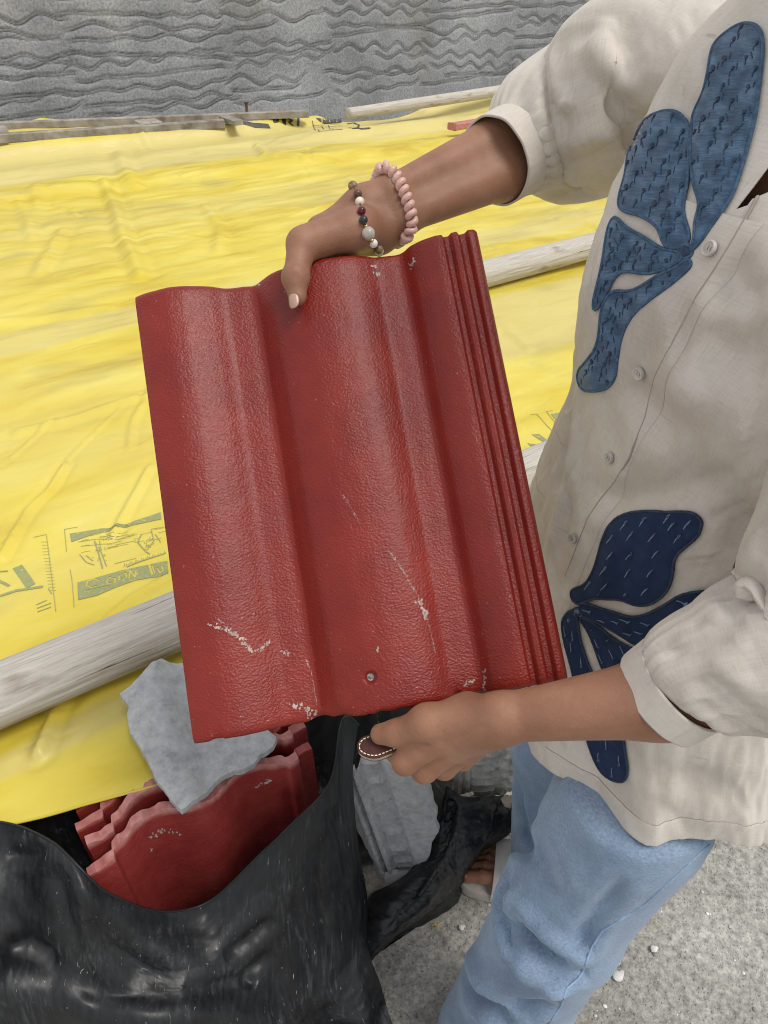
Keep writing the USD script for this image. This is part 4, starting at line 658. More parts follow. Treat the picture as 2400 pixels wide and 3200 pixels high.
v = press(v, f, bm, [([(1180, 2930), (1280, 2800), (1390, 2640), (1420, 2500)], 0.010, sg * 0.016), ([(1400, 2720), (1460, 2650), (1520, 2610)], 0.012, sg * 0.018), ([(1395, 2600), (1405, 2530), (1430, 2480)], 0.008, sg * 0.012), ([(1250, 2880), (1350, 2770), (1420, 2690)], 0.008, sg * 0.008), ([(1540, 2600), (1560, 2530), (1590, 2500)], 0.008, sg * 0.01)])
v[:, 2] = np.maximum(v[:, 2], 0.005)
obj('plastic_sheet', (v, f), black_mat, uv=uv, label='smaller black plastic sheet lying in folds beside the sandalled foot', cat='plastic sheet')
# black lining added to keep the gap behind and right of the standing tiles dark
t0 = ST(Ra)[1]; sA, sB = ST(Rb)[0] + 0.01, 3.4; cs = []
for z in (-0.05, -0.03, 0.0, 0.2, 0.40, 0.455):
    cs.append([W(s, t0 + 0.20 + 0.03 * math.sin(9 * s + z * 5) - 0.06 * (0.45 - z) - (0.20 if z == -.05 else 0.10 if z == -.03 else 0) * (1 if s < sA + .45 else .3), max(z, 0.004 if z < 0 else 0.02)) for s in np.linspace(sA - 0.9, sB, 14)])
v, f, uv, nn = patch(np.array(cs), 50, 240, 0.010, 91, 10); v[:, 2] = np.clip(v[:, 2], 0.0065, 0.452)
obj('plastic_sheet', (v, f), black_mat, uv=uv, label='black plastic added to darken the gap under the yellow tarpaulin', cat='plastic sheet')

# ------------------------------------------------------------------ the person: body
FD = nrm([-0.94, -0.34, 0]); RD = np.array([FD[1], -FD[0], 0])       # facing, and towards her right hand
tz = np.array([.55, .60, .70, .80, .90, 1.0, 1.10, 1.20, 1.30, 1.36, 1.40, 1.43, 1.46, 1.49, 1.52])
t_w = PchipInterpolator(tz, [.215, .215, .21, .20, .19, .178, .176, .182, .188, .186, .178, .162, .125, .078, .060]); t_f = PchipInterpolator(tz, [.135, .135, .125, .115, .105, .105, .112, .120, .110, .098, .088, .078, .068, .060, .055]); t_b = PchipInterpolator(tz, [.115, .115, .11, .10, .09, .085, .085, .09, .09, .085, .08, .072, .065, .058, .055])
fxy = CubicSpline([.55, .70, 1.0, 1.15, 1.3, 1.37, 1.46, 1.52], [[.195, .495], [.195, .508], [.192, .532], [.212, .516], [.228, .492], [.262, .494], [.315, .505], [.335, .515]])
def center(z): return np.c_[fxy(z), z] - FD * np.asarray(t_f(z))[..., None]
def torso(th, z):
    th, z = np.broadcast_arrays(th, z); c = center(z.ravel()).reshape(z.shape + (3,)); b = np.where(np.cos(th) > 0, t_f(z), t_b(z))
    ex = np.sign(np.sin(th)) * np.abs(np.sin(th)) ** 0.85; bust = 0.022 * np.exp(-((z - 1.22) / 0.075) ** 2) * (np.exp(-((th - .62) / .38) ** 2) + np.exp(-((th + .62) / .38) ** 2))
    return c + (np.cos(th) * b + bust)[..., None] * FD + (ex * t_w(z) * np.where(ex > 0, .87 + .18 * np.clip((z - 1.2) / .1, 0, 1) + .17 * np.clip((z - 1.3) / .1, 0, 1) + .08 * np.clip((.95 - z) / .2, 0, 1), 1.0))[..., None] * RD
skin_mat = mk('brown_skin', {
    'tc': ('texture_coordinate', {}), 'n': ('noise_texture', {'scale': 22, 'detail': 7, 'roughness': 0.6}), 'r': ('rgb_ramp', {'ramp': [(0.3, (0.21, 0.098, 0.056)), (0.55, (0.265, 0.130, 0.077)), (0.75, (0.31, 0.162, 0.100))]}),
    'nb': ('noise_texture', {'scale': 420, 'detail': 5, 'roughness': 0.65}), 'nl': ('noise_texture', {'scale': 70, 'detail': 4}), 'ad': ('math', {'math_type': 'add'}), 'b': ('bump', {'strength': 0.30, 'distance': 0.0016}),
    'p': ('principled_bsdf', {'roughness': 0.50, 'specular_ior_level': 0.35, 'subsurface_weight': 0.12, 'subsurface_scale': 0.004, 'subsurface_radius': (1.0, 0.35, 0.2)})},
    [('tc.object', 'n.vector'), ('n.fac', 'r.fac'), ('r.color', 'p.base_color'), ('tc.object', 'nb.vector'), ('tc.object', 'nl.vector'), ('nb.fac', 'ad.value1'), ('nl.fac', 'ad.value2'), ('ad.value', 'b.height'), ('b.normal', 'p.normal')])
# joints
R_sh, L_sh = Pd(2085, 250, .672), np.array([.405, .365, 1.37])
R_el, L_el = Pd(1830, 395, .81), Pd(2480, 2105, .485)
def ext(a, b, t): return a + (b - a) * t
# right arm and hand
wu, wl = Pd(1216, 602, .69), Pd(1258, 682, .692); hu, hl_ = Pt(1140, 648, -.014), Pt(1180, 722, -.022)
cu, cl = Pd(1540, 452, .750), Pd(1575, 545, .752)
rI, rM, rR, rP = Pt(1004, 724, -.008), Pt(1016, 742, -.026), Pt(1040, 760, -.040), Pt(1066, 775, -.050)
RIGHT = [(R_el, cu, .034, .0250), (R_el, cl, .034, .0250), (cu, wu, .0250, .0148), (cl, wl, .0250, .0148), (wu, hu, .0150, .0165), (wl, hl_, .0150, .0165), (hu, hl_, .0150, .0150),
         (hu, rI, .0160, .0145), (hu, rM, .015, .0140), (hl_, rR, .015, .0135), (hl_, rP, .015, .0125), (hl_, Pt(1035, 740, .000), .015, .0145), (hl_, Pt(1110, 722, .010), .015, .0165), (Pt(1115, 712, .008), Pt(962, 760, .026), .0175, .0138)]
R_THUMB = [(Pt(1000, 745, .020), Pt(944, 764, .030), .0150, .0142), (Pt(944, 764, .030), Pt(924, 866, .0345), .0135, .0112), (Pt(924, 866, .0345), Pt(929, 926, .0335), .0112, .0086), (Pt(924, 868, .0345), Pt(922, 872, .0345), .0117, .0115)]
R_FING = [[(rI, Pt(985, 842, -.012), .0135, .0098), (Pt(985, 842, -.012), Pt(982, 905, -.004), .0098, .0078)], [(rM, Pt(1022, 868, -.014), .0132, .0098), (Pt(1022, 868, -.014), Pt(1022, 935, -.004), .0098, .0078)],
          [(rR, Pt(1062, 872, -.016), .0125, .0095), (Pt(1062, 872, -.016), Pt(1066, 935, -.006), .0095, .0075)], [(rP, Pt(1102, 862, -.020), .0115, .0085), (Pt(1102, 862, -.020), Pt(1108, 908, -.010), .0085, .0068)]]
def right_arm(p):
    d = chain(p, RIGHT, .014); d = smin(d, chain(p, R_THUMB, .005), .010)
    for fg in R_FING: d = smin(d, chain(p, fg, .006), .007)
    # crease at the thumb joint and tendons of the wrist
    return d + 0.0009 * np.exp(-(np.linalg.norm(p - Pt(924, 866, .045), axis=-1) / .004) ** 2)
# left arm and hand
lw = Pd(1570, 2250, .552); lw1, lw2 = Pd(1566, 2224, .552), Pd(1572, 2266, .556); lc = Pd(2060, 2180, .525)
lC, lT, lIP, lTip = Pt(1462, 2226, .034), Pt(1334, 2260, .036), Pt(1238, 2291, .022), Pt(1190, 2294, .014)
lI, lM, lR, lP = Pt(1378, 2302, .030), Pt(1415, 2330, .018), Pt(1450, 2338, .004), Pt(1484, 2330, -.012)
pI, pM, pR, pP = Pt(1266, 2380, .014), Pt(1326, 2404, .002), Pt(1388, 2396, -.012), Pt(1446, 2372, -.024)
LEFT = [(L_el, lc, .034, .0290), (lc, lw1, .0275, .0135), (lc, lw2, .0275, .0135), (lw1, lC, .0115, .0140), (lC, lT, .0140, .0120), (lw1, lT, .0100, .0115), (lw, lI, .0110, .0115), (lw, lM, .0110, .0115), (lw2, lR, .0105, .0110), (lw2, lP, .0105, .0102)]
L_THUMB = [(lT, lIP, .0142, .0108), (lIP, lTip, .0112, .0090), (lT, lT + 1e-4, .0150, .0150)]
L_FING = [[(lI, pI, .0125, .0112), (pI, Pt(1236, 2345, -.022), .0108, .0098), (Pt(1236, 2345, -.022), Pt(1285, 2262, -.030), .0098, .0085)], [(lM, pM, .0128, .0116), (pM, Pt(1296, 2362, -.036), .0110, .0100), (Pt(1296, 2362, -.036), Pt(1335, 2270, -.036), .0100, .0085)],
          [(lR, pR, .0124, .0110), (pR, Pt(1352, 2352, -.048), .0104, .0096), (Pt(1352, 2352, -.048), Pt(1385, 2262, -.036), .0096, .0082)], [(lP, pP, .0112, .0098), (pP, Pt(1415, 2328, -.052), .0092, .0085), (Pt(1415, 2328, -.052), Pt(1440, 2255, -.038), .0085, .0072)]]
KN = [(lI, .0132), (lM, .0134), (lR, .0128)]
def left_arm(p):
    d = chain(p, LEFT, .013); d = smin(d, chain(p, L_THUMB, .005), .006)
    fd_ = None
    for fg in L_FING: e = chain(p, fg, .005); fd_ = e if fd_ is None else smin(fd_, e, .0018)
    d = smin(d, fd_, .007)
    for k_, r_ in KN: d = smin(d, np.linalg.norm(p - k_, axis=-1) - r_, .005)
    l = [Pt(1262, 2346, .034), Pt(1335, 2322, .042)]; e = cone(p, l[0], l[1], 0, 0); return d + 0.0020 * np.exp(-(e / .0032) ** 2)
def bbox(parts, m=.03):
    P = np.array([x for q in parts for x in q[:2]]); return P.min(0) - m, P.max(0) + m
# feet
bt_, sm_ = Pz(1462, 2766, .026), Pz(1532, 2650, .022); acr_ = nrm((sm_ - bt_) * [1, 1, 0]); acr_ = np.array([acr_[0] * math.cos(.42) - acr_[1] * math.sin(.42), acr_[0] * math.sin(.42) + acr_[1] * math.cos(.42), 0]); fdir = np.array([-acr_[1], acr_[0], 0]); fdir = fdir if fdir[0] < 0 else -fdir
print('foot', bt_, sm_, fdir)
def foot_parts(big, f, a, sole):
    """big: centre of the big toe's end; f: heel-to-toe direction; a: from the big toe's side to the little toe's side"""
    z = lambda h: np.array([0, 0, h + sole]); g = big * [1, 1, 0]
    heel = g - f * .205 + a * .036; P = []; toes = []
    P += [(heel + z(.030), g - f * .07 + a * .012 + z(.028), .030, .022), (heel + a * .01 + z(.026), g - f * .075 + a * .066 + z(.020), .027, .017), (g - f * .07 + a * .012 + z(.026), g - f * .075 + a * .066 + z(.019), .021, .016), (g - f * .15 + a * .04 + z(.062), g - f * .08 + a * .03 + z(.034), .030, .020), (g - f * .165 + a * .036 + z(.085), g - f * .17 + a * .036 + z(.16), .034, .036), (heel + z(.04), g - f * .17 + a * .036 + z(.12), .027, .028)]
    for k, (o, l, r) in enumerate(((.008, .0, .0125), (.032, -.004, .0088), (.048, -.014, .0082), (.062, -.024, .0078), (.074, -.036, .0078))):
        e = g + f * l + a * o; b = g - f * (.052 + .004 * k) + a * (o * .9 + .004)
        toes.append([(b + z(.022), (b + e) / 2 + z(.024), r * 1.15, r), ((b + e) / 2 + z(.024), e + z(r + .001), r, r * .95)])
    return P, toes, heel
RFP, RFT, r_heel = foot_parts(bt_, fdir, acr_, .030)
lf_dir = nrm([-0.93, -0.38, 0]); l_big = np.array([.025, .325, 0]); RA = np.array([lf_dir[1], -lf_dir[0], 0]) ; LFP, LFT, l_heel = foot_parts(l_big, lf_dir, -RA, .030)
def foot(p, P, T):
    d = chain(p, P, .02)
    for t in T: d = smin(d, chain(p, t, .004), .004)
    return d
# coarse body under the clothes, neck and head
hc = np.array([fxy(1.50)[0], fxy(1.50)[1], 0]) - FD * .055; head = hc + FD * .045 + [0, 0, 1.665]
hipL, hipR, knL, knR, anL, anR = np.array([.350, .470, .86]), np.array([.315, .630, .86]), np.array([.229, .387, .47]), np.array([.292, .655, .47]), l_heel * [1, 1, 0] + lf_dir * .035 + [0, 0, .13], r_heel * [1, 1, 0] + fdir * .035 + [0, 0, .13]
cz = lambda z: center(np.array([z]))[0]
COARSE = [(cz(1.34) - FD * .0, cz(1.15), .08, .075), (cz(1.33) + RD * .07, cz(1.12) + RD * .05, .065, .065), (cz(1.33) - RD * .07, cz(1.12) - RD * .05, .065, .065), (cz(1.12), cz(.93), .070, .065), (hipL + RD * .02, hipR - RD * .02, .060, .060), (cz(.93), (hipL + hipR) / 2, .065, .065),
          (cz(1.40), head + [0, 0, -.10], .047, .050), (cz(1.37), R_sh - [0, 0, .015], .024, .024), (cz(1.37), L_sh - [0, 0, .015], .030, .030), (R_sh - [0, 0, .015], R_el, .026, .032), (L_sh, L_el, .038, .033), (hipL, knL, .056, .048), (hipR, knR, .056, .048), (knL, anL, .050, .034), (knR, anR, .050, .034)]
dn = nrm(FD + [0, 0, -0.45]); upH = nrm(np.array([0, 0, 1.0]) + FD * .42); siH = RD
def hp(f, s, u): return head + dn * f + siH * s + upH * u
def head_sdf(p):
    q = np.stack([(p - head) @ dn, (p - head) @ siH, (p - head) @ upH], -1)
    d = ball(q, (-.012, 0, .03), (.095, .074, .092)); d = smin(d, ball(q, (.025, 0, -.045), (.062, .056, .070)), .04); d = smin(d, ball(q, (.045, 0, -.092), (.026, .028, .022)), .03)
    d = smin(d, cone(q, (.083, 0, .015), (.098, 0, -.028), .008, .0125), .018); d = smin(d, ball(q, (.088, 0, -.033), (.012, .018, .009)), .008)
    for s in (-1, 1):
        d = smin(d, ball(q, (.055, s * .040, -.022), (.022, .020, .022)), .02); d = np.maximum(d, -(ball(q, (.091, s * .031, .010), (.016, .017, .011)))); d = smin(d, ball(q, (.070, s * .031, .008), (.0125, .0135, .0115)), .003); d = smin(d, ball(q, (-.008, s * .075, -.005), (.018, .009, .030)), .006)
    d = smin(d, ball(q, (.080, 0, -.060), (.012, .024, .0065)), .005); d = smin(d, ball(q, (.078, 0, -.072), (.012, .021, .0075)), .005); return d
def coarse(p): return smin(chain(p, COARSE, .05), head_sdf(p), .02)
pieces = [nets(right_arm, *bbox(RIGHT + R_THUMB + sum(R_FING, []), .045), .0026), nets(left_arm, *bbox(LEFT + L_THUMB + sum(L_FING, []), .045), .0025), nets(lambda p: foot(p, RFP, RFT), *bbox(RFP + sum(RFT, []), .045), .003), nets(lambda p: foot(p, LFP, LFT), *bbox(LFP + sum(LFT, []), .045), .004),
          nets(lambda p: chain(p, COARSE, .05), *bbox(COARSE, .12), .012), nets(head_sdf, head - .17, head + .17, .004)]
def to_man(m): return manifold3d.Manifold(manifold3d.Mesh(np.asarray(m[0], np.float32), np.asarray(m[1], np.uint32)))
try:
    M_ = to_man(pieces[0])
    for q_ in pieces[1:]:
        t_ = to_man(q_); assert t_.status() == manifold3d.Error.NoError, 'status'
        M_ = M_ + t_
    body = M_.to_mesh(); body = (np.array(body.vert_properties[:, :3]), np.array(body.tri_verts)); print('body union ok', len(body[1]))
except Exception as e_:
    print('body union failed', e_); body = cat(pieces)
PER = thing('person', np.array([.27, .50, 0]), 'person in beige embroidered shirt and blue jeans holding the red tile', 'person')
obj('body', body, skin_mat, PER)
hair_mat = tex_mat('black_hair', [(0.4, (0.012, 0.009, 0.008)), (0.6, (0.03, 0.022, 0.018))], scale=12, stretch=(1, 1, .15), rough=0.4, bump=0.6, bscale=120, bdist=0.002)
def hair_sdf(p):
    q = np.stack([(p - head) @ dn, (p - head) @ siH, (p - head) @ upH], -1); d = ball(q, (-.022, 0, .038), (.100, .085, .098)); d = np.maximum(d, -(ball(q, (.10, 0, -.03), (.075, .062, .085))))
    bun = head - FD * .115 + [0, 0, -.02]; d = smin(d, ball(p, bun, (.045, .045, .042)), .03); return np.maximum(d, -(q[..., 2] + .055 + q[..., 0] * .3)) + .003 * fb(p * [1, 1, .3], 60, 3, 4)
obj('hair', nets(hair_sdf, head - .2, head + .2, .005), hair_mat, PER)
nail_mat = tex_mat('fingernail', [(0.4, (0.34, 0.19, 0.135)), (0.6, (0.42, 0.26, 0.19))], scale=20, rough=0.28)
def plate(c, ax, nrm_, l, w, th=.0012):
    s = trimesh.creation.icosphere(subdivisions=3); v = s.vertices; ax = nrm(ax); nn_ = nrm(nrm_ - ax * np.dot(nrm_, ax)); sd = np.cross(nn_, ax); x, y, z = v[:, 0] * l, np.sign(v[:, 1]) * np.abs(v[:, 1]) ** .8 * w, v[:, 2] * th - .6 * (v[:, 1] ** 2) * w * .6
    return c + np.multiply.outer(x, ax) + np.multiply.outer(y, sd) + np.multiply.outer(z, nn_), s.faces
tip_ = Pt(929, 926, .0335); ax_ = nrm(tip_ - Pt(924, 866, .0345)); vw = nrm(EYE - tip_); nl_ = nrm(vw * .8 - RT * .45 + (-UP) * .1)
obj('nail', plate(tip_ + ax_ * .0030 + nl_ * .0086, ax_, nl_, .0072, .0056), nail_mat, PER)
for tq in RFT:
    a_, b_ = tq[1][0], tq[1][1]; r_ = tq[1][3]; ax = nrm((b_ - a_) * [1, 1, .6]); obj('nail', plate(b_ + [0, 0, r_ * .92] + ax * r_ * .25, ax, np.array([0, 0, 1.0]) + ax * .3, r_ * .62, r_ * .58, .001), nail_mat, PER)

# ------------------------------------------------------------------ jeans and sandals
def denim(name, c0, c1, c2):
    return mk(name, {'tc': ('texture_coordinate', {}), 'n': ('noise_texture', {'scale': 7, 'detail': 6, 'roughness': 0.6}), 'r': ('rgb_ramp', {'ramp': [(0.3, c0), (0.5, c1), (0.72, c2)]}),
        'mp': ('mapping', {'scale': (260, 260, 900), 'rotation': (0, 0.5, 0)}), 'nt': ('noise_texture', {'scale': 1.0, 'detail': 3, 'roughness': .7}), 'rt': ('rgb_ramp', {'ramp': [(0.3, (0.72, 0.74, 0.78)), (0.7, (1.22, 1.2, 1.16))]}), 'm': ('mix_color', {'blend_type': 'multiply', 'fac': 1.0, 'use_clamp': False}),
        'b': ('bump', {'strength': 0.45, 'distance': 0.0012}), 'p': ('principled_bsdf', {'roughness': 0.9, 'specular_ior_level': 0.15, 'sheen_weight': 0.15})},
        [('tc.object', 'n.vector'), ('n.fac', 'r.fac'), ('tc.object', 'mp.vector'), ('mp.vector', 'nt.vector'), ('nt.fac', 'rt.fac'), ('r.color', 'm.a'), ('rt.color', 'm.b'), ('m.result', 'p.base_color'), ('nt.fac', 'b.height'), ('b.normal', 'p.normal')])
denim_mat = denim('blue_denim', (0.140, 0.195, 0.280), (0.195, 0.265, 0.362), (0.255, 0.330, 0.43))
LEGL = [(hipL, hipL + (knL - hipL) * .5, .084, .084), (hipL + (knL - hipL) * .5, knL, .084, .077), (knL, np.array([.172, .365, .03]), .077, .090)]
LEGR = [(hipR, knR, .086, .080), (knR, anR * [1, 1, 0] + [0, 0, .045], .080, .090)]
HIPS = [(hipL, hipR, .088, .088), (hipL + [0, 0, .10], hipR + [0, 0, .10], .080, .080)]
def jeans_sdf(p):
    d = smin(chain(p, LEGL, .03), chain(p, LEGR, .03), .015); d = smin(d, chain(p, HIPS, .04), .03); c = center(p[..., 2].ravel()).reshape(p.shape); q = p - c; x, y = q @ FD, q @ RD; w = t_w(p[..., 2]) * .9; g = np.where(x > 0, t_f(p[..., 2]), t_b(p[..., 2])) * .9; e = (np.sqrt((x / g) ** 2 + (y / w) ** 2) - 1) * .11
    lim = e - .9 * np.clip((.735 - p[..., 2]) / .10, 0, 1) ** 2; return np.maximum(np.where(p[..., 2] > .62, -smin(-d, -lim, .02), d), .055 - p[..., 2])
jv, jf = nets(jeans_sdf, *bbox(LEGL + LEGR + HIPS, .13), .0062)
jn = normals(jv, jf); jm = trimesh.Trimesh(jv, jf, process=False)
jv = jv + jn * (0.006 * fb(jv, [9, 9, 5], 3, 5) + 0.0025 * fb(jv, [26, 26, 12], 3, 6) - 0.008 * np.abs(fb(jv @ np.array([[1, 0, .5], [0, 1, .5], [-.5, -.4, 1]]), [6, 6, 11], 3, 8)))[:, None]
for l, w, a in (([(1570, 2850), (1640, 2940), (1730, 3010), (1830, 3050)], .017, .020), ([(1560, 2830), (1590, 2930), (1620, 3060)], .012, .010), ([(1420, 3000), (1470, 3080), (1550, 3160), (1620, 3210)], .015, .016), ([(1840, 2900), (1760, 2960), (1690, 2950)], .012, .008), ([(1600, 2760), (1570, 2830), (1575, 2880)], .010, .012),
                ([(1480, 3100), (1600, 3150), (1720, 3140)], .014, .012), ([(1960, 2740), (1860, 2860), (1790, 2990)], .010, .006), ([(1640, 2600), (1700, 2700), (1720, 2800)], .022, .006), ([(1840, 3040), (1760, 3060), (1700, 3040)], .010, .009), ([(1625, 2450), (1640, 2600), (1650, 2700)], .012, .008)):
    jv = crease(jv, normals(jv, jf), raycast(jm, resample(l, 14))[0], w * .85, a * 1.35)
JE = obj('jeans', (jv, jf), denim_mat, PER)
jm = trimesh.Trimesh(jv, jf, process=False)
def seam(pl, r, lift=0.0):
    L, N = raycast(jm, resample(pl, 10)); ok = ~np.isnan(L).any(1); L = L[ok] + N[ok] * lift; return tube(L, r, 5)
seam_mat = denim('denim_seam', (0.16, 0.25, 0.38), (0.22, 0.32, 0.46), (0.28, 0.38, 0.52))
obj('side_seam', seam([(2215, 2640), (2120, 2730), (2010, 2830), (1880, 2910), (1850, 2960), (1820, 3040), (1805, 3060), (1770, 3090), (1755, 3140), (1715, 3200)], .0016), seam_mat, JE)
san_mat = tex_mat('pale_sandal', [(0.3, (0.52, 0.49, 0.46)), (0.7, (0.62, 0.59, 0.56))], scale=60, rough=0.7, bump=0.2, bscale=500, bdist=0.0005)
sole_mat = tex_mat('sandal_sole', [(0.3, (0.36, 0.33, 0.29)), (0.7, (0.46, 0.43, 0.38))], scale=40, rough=0.7)
def sandal(big, f, a, heel):
    g = big * [1, 1, 0]; C2 = lambda x, y: g + f * x + a * y
    cl = np.array([(.022, .010), (.024, .030), (.014, .052), (-.006, .072), (-.04, .088), (-.09, .088), (-.15, .078), (-.20, .072), (-.236, .056), (-.246, .036), (-.236, .014), (-.20, .0), (-.14, -.004), (-.08, -.010), (-.03, -.014), (.005, -.008), (.022, .010)]); t = np.linspace(0, 1, len(cl)); cc = CubicSpline(t, cl, bc_type='periodic')(np.linspace(0, 1, 90))[:-1]
    lev = [(0.001, .985), (.003, 1.0), (.022, 1.0), (.026, .99), (.030, .97)]; c0 = cc.mean(0); rows = []
    for z, s in lev: q = c0 + (cc - c0) * s; rows.append(np.array([C2(*x) + [0, 0, z] for x in q]))
    v = np.vstack(rows); n = len(cc); fs = grid_faces(len(lev), n, True); m = len(v); v = np.vstack([v, rows[0].mean(0), rows[-1].mean(0)]); j = np.arange(n); fs = np.vstack([fs, np.stack([np.full(n, m), (j + 1) % n, j], 1), np.stack([np.full(n, m + 1), (len(lev) - 1) * n + j, (len(lev) - 1) * n + (j + 1) % n], 1)])
    if np.linalg.det(np.array([f, a, [0, 0, 1]])) < 0: fs = fs[:, ::-1]
    S = obj('sandal', (v, fs[:, ::-1]), sole_mat, PER, smooth=40)
    th = np.linspace(-0.1, np.pi + .1, 40); arc = np.stack([.038 - .054 * np.cos(th), np.where(np.sin(th) > 0, np.maximum(np.sin(th), 0) ** .6, np.sin(th) * 3)], 1); rows = []
    for x in np.linspace(-.098, -.046, 9):
        e = abs((x + .072) / .026); tp_ = .079 + .026 * (-.046 - x) / .052; q = np.array([C2(x, y) + [0, 0, max(.012, .026 + (tp_ - .026) * z - .0012 * e ** 6)] for y, z in arc]); rows.append(q)
    v = np.vstack(rows); fs = grid_faces(9, 40); nn_ = normals(v, fs); fs = fs if nn_[len(v) // 2][2] > 0 else fs[:, ::-1]; obj('strap', shell(v + 0.003 * np.array([0, 0, 1]), fs, .004), san_mat, S, smooth=60)
    return S
sandal(bt_, fdir, acr_, r_heel); sandal(l_big, lf_dir, -RA, l_heel)

# ------------------------------------------------------------------ shirt
def linen(name, c0, c1, c2):
    return mk(name, {'uv': ('uvmap', {'attribute': 'st'}), 'n': ('noise_texture', {'scale': 9, 'detail': 6, 'roughness': 0.6}), 'r': ('rgb_ramp', {'ramp': [(0.3, c0), (0.5, c1), (0.72, c2)]}),
        'ma': ('mapping', {'scale': (60, 900, 1)}), 'na': ('noise_texture', {'scale': 1, 'detail': 4, 'roughness': .7}), 'mb': ('mapping', {'scale': (900, 60, 1)}), 'nb': ('noise_texture', {'scale': 1, 'detail': 4, 'roughness': .7}), 'ad': ('math', {'math_type': 'add'}),
        'rt': ('rgb_ramp', {'ramp': [(0.34, (0.84, 0.82, 0.79)), (0.5, (1.0, 1.0, 1.0)), (0.66, (1.08, 1.08, 1.08))]}), 'hf': ('math', {'math_type': 'multiply', 'value2': 0.5}), 'm': ('mix_color', {'blend_type': 'multiply', 'fac': 0.9, 'use_clamp': False}),
        'ms': ('mapping', {'scale': (6, 130, 1)}), 'ns': ('noise_texture', {'scale': 1, 'detail': 3, 'distortion': .3}), 'rs': ('rgb_ramp', {'ramp': [(0.70, (1, 1, 1)), (0.78, (0.62, 0.56, 0.48))]}), 'm2': ('mix_color', {'blend_type': 'multiply', 'fac': 0.8}),
        'nw': ('noise_texture', {'type': 'ridged_multifractal', 'scale': 14, 'detail': 5, 'roughness': .5, 'distortion': .6}), 'b2': ('bump', {'strength': 0.30, 'distance': 0.004}), 'b': ('bump', {'strength': 0.35, 'distance': 0.0008}), 'p': ('principled_bsdf', {'roughness': 0.95, 'specular_ior_level': 0.1, 'sheen_weight': 0.2}), 'tr': ('translucent_bsdf', {}), 'mx': ('mix_closure', {'fac': 0.12})},
        [('uv.UV', 'n.vector'), ('n.fac', 'r.fac'), ('uv.UV', 'ma.vector'), ('ma.vector', 'na.vector'), ('uv.UV', 'mb.vector'), ('mb.vector', 'nb.vector'), ('na.fac', 'ad.value1'), ('nb.fac', 'ad.value2'), ('ad.value', 'hf.value1'), ('hf.value', 'rt.fac'), ('r.color', 'm.a'), ('rt.color', 'm.b'),
         ('uv.UV', 'ms.vector'), ('ms.vector', 'ns.vector'), ('ns.fac', 'rs.fac'), ('m.result', 'm2.a'), ('rs.color', 'm2.b'), ('m2.result', 'p.base_color'), ('m2.result', 'tr.color'), ('uv.UV', 'nw.vector'), ('nw.fac', 'b2.height'), ('b2.normal', 'b.normal'), ('hf.value', 'b.height'), ('b.normal', 'p.normal'), ('p.BSDF', 'mx.closure1'), ('tr.BSDF', 'mx.closure2')], surface='mx.closure')
linen_mat = linen('beige_linen', (0.55, 0.50, 0.44), (0.625, 0.575, 0.51), (0.68, 0.63, 0.565))
NT, NZ = 300, 210
th = np.linspace(-np.pi, np.pi, NT); vv = np.linspace(0, 1, NZ)
z_hem = PchipInterpolator([-3.15, -2.5, -2.1, -1.7, -1.4, -1.0, -.6, -.2, 0, .3, .8, 1.5, 2.2, 3.15], [.665, .66, .69, .742, .75, .733, .717, .706, .69, .685, .70, .73, .68, .665])
TH, VV = np.meshgrid(th, vv, indexing='ij'); ZZ = 1.515 + (z_hem(TH) - 1.515) * VV
P = torso(TH, ZZ); lowk = np.clip((1.05 - ZZ) / .35, 0, 1)
rad = P - center(ZZ.ravel()).reshape(P.shape); rad /= np.linalg.norm(rad, axis=-1, keepdims=True)
fold = 0.010 * lowk * np.sin(TH * 7 + 1.5 * np.sin(TH * 2 + 1) + 2 * ZZ) + 0.012 * fb(np.stack([np.cos(TH) * 2.2, np.sin(TH) * 2.2, ZZ * 3.5], -1), 1.6, 4, 12) + 0.006 * fb(np.stack([np.cos(TH) * 3, np.sin(TH) * 3, ZZ * 5], -1), 4, 3, 13)
rid_ = np.abs(fb(np.stack([TH * 1.6 + ZZ * 3.0, TH * .8 - ZZ * 2.6, ZZ], -1), [1.4, 3.2, 1], 3, 23)); fold = fold - .016 * rid_ + .004; P = P + rad * (fold + 0.004)[..., None]
sv = P.reshape(-1, 3); sf = grid_faces(NT, NZ); suv = np.stack([TH * .185, ZZ], -1).reshape(-1, 2)
if np.dot(normals(sv, sf)[NT // 2 * NZ + NZ // 2], FD) < 0: sf = sf[:, ::-1]
op = np.clip((ZZ - 1.322) * .45, 0, .07).ravel(); cc_ = (-TH.ravel() * .11 < op) & (TH.ravel() < np.maximum(.004, (ZZ.ravel() - 1.44) * .6)) & (op > 0); sf = sf[~cc_[sf].all(1)]
sm_0 = trimesh.Trimesh(sv, sf, process=False)
for l, w, a in (([(2250, 830), (2320, 900), (2400, 930)], .012, .006), ([(2010, 260), (2090, 300), (2190, 420)], .012, .005), ([(2120, 60), (2070, 170), (2020, 300), (1990, 440)], .008, .006), ([(2050, 40), (2010, 140), (1985, 280)], .007, .005), ([(2200, 1020), (2290, 1100), (2400, 1130)], .02, .007), ([(1990, 1180), (2060, 1300), (2200, 1400)], .016, .004), ([(1840, 1500), (1900, 1560), (2050, 1540), (2300, 1470)], .014, .006),
                ([(1760, 1480), (1780, 1600), (1750, 1760)], .008, .005), ([(1790, 1250), (1770, 1400), (1735, 1560)], .007, .004), ([(2250, 1560), (2340, 1640), (2400, 1740)], .02, .008), ([(2000, 2440), (2150, 2420), (2300, 2450)], .02, .004), ([(2150, 2400), (2250, 2500), (2350, 2480)], .015, .004)):
    sv = crease(sv, normals(sv, sf), raycast(sm_0, resample(l, 16))[0], w, a)
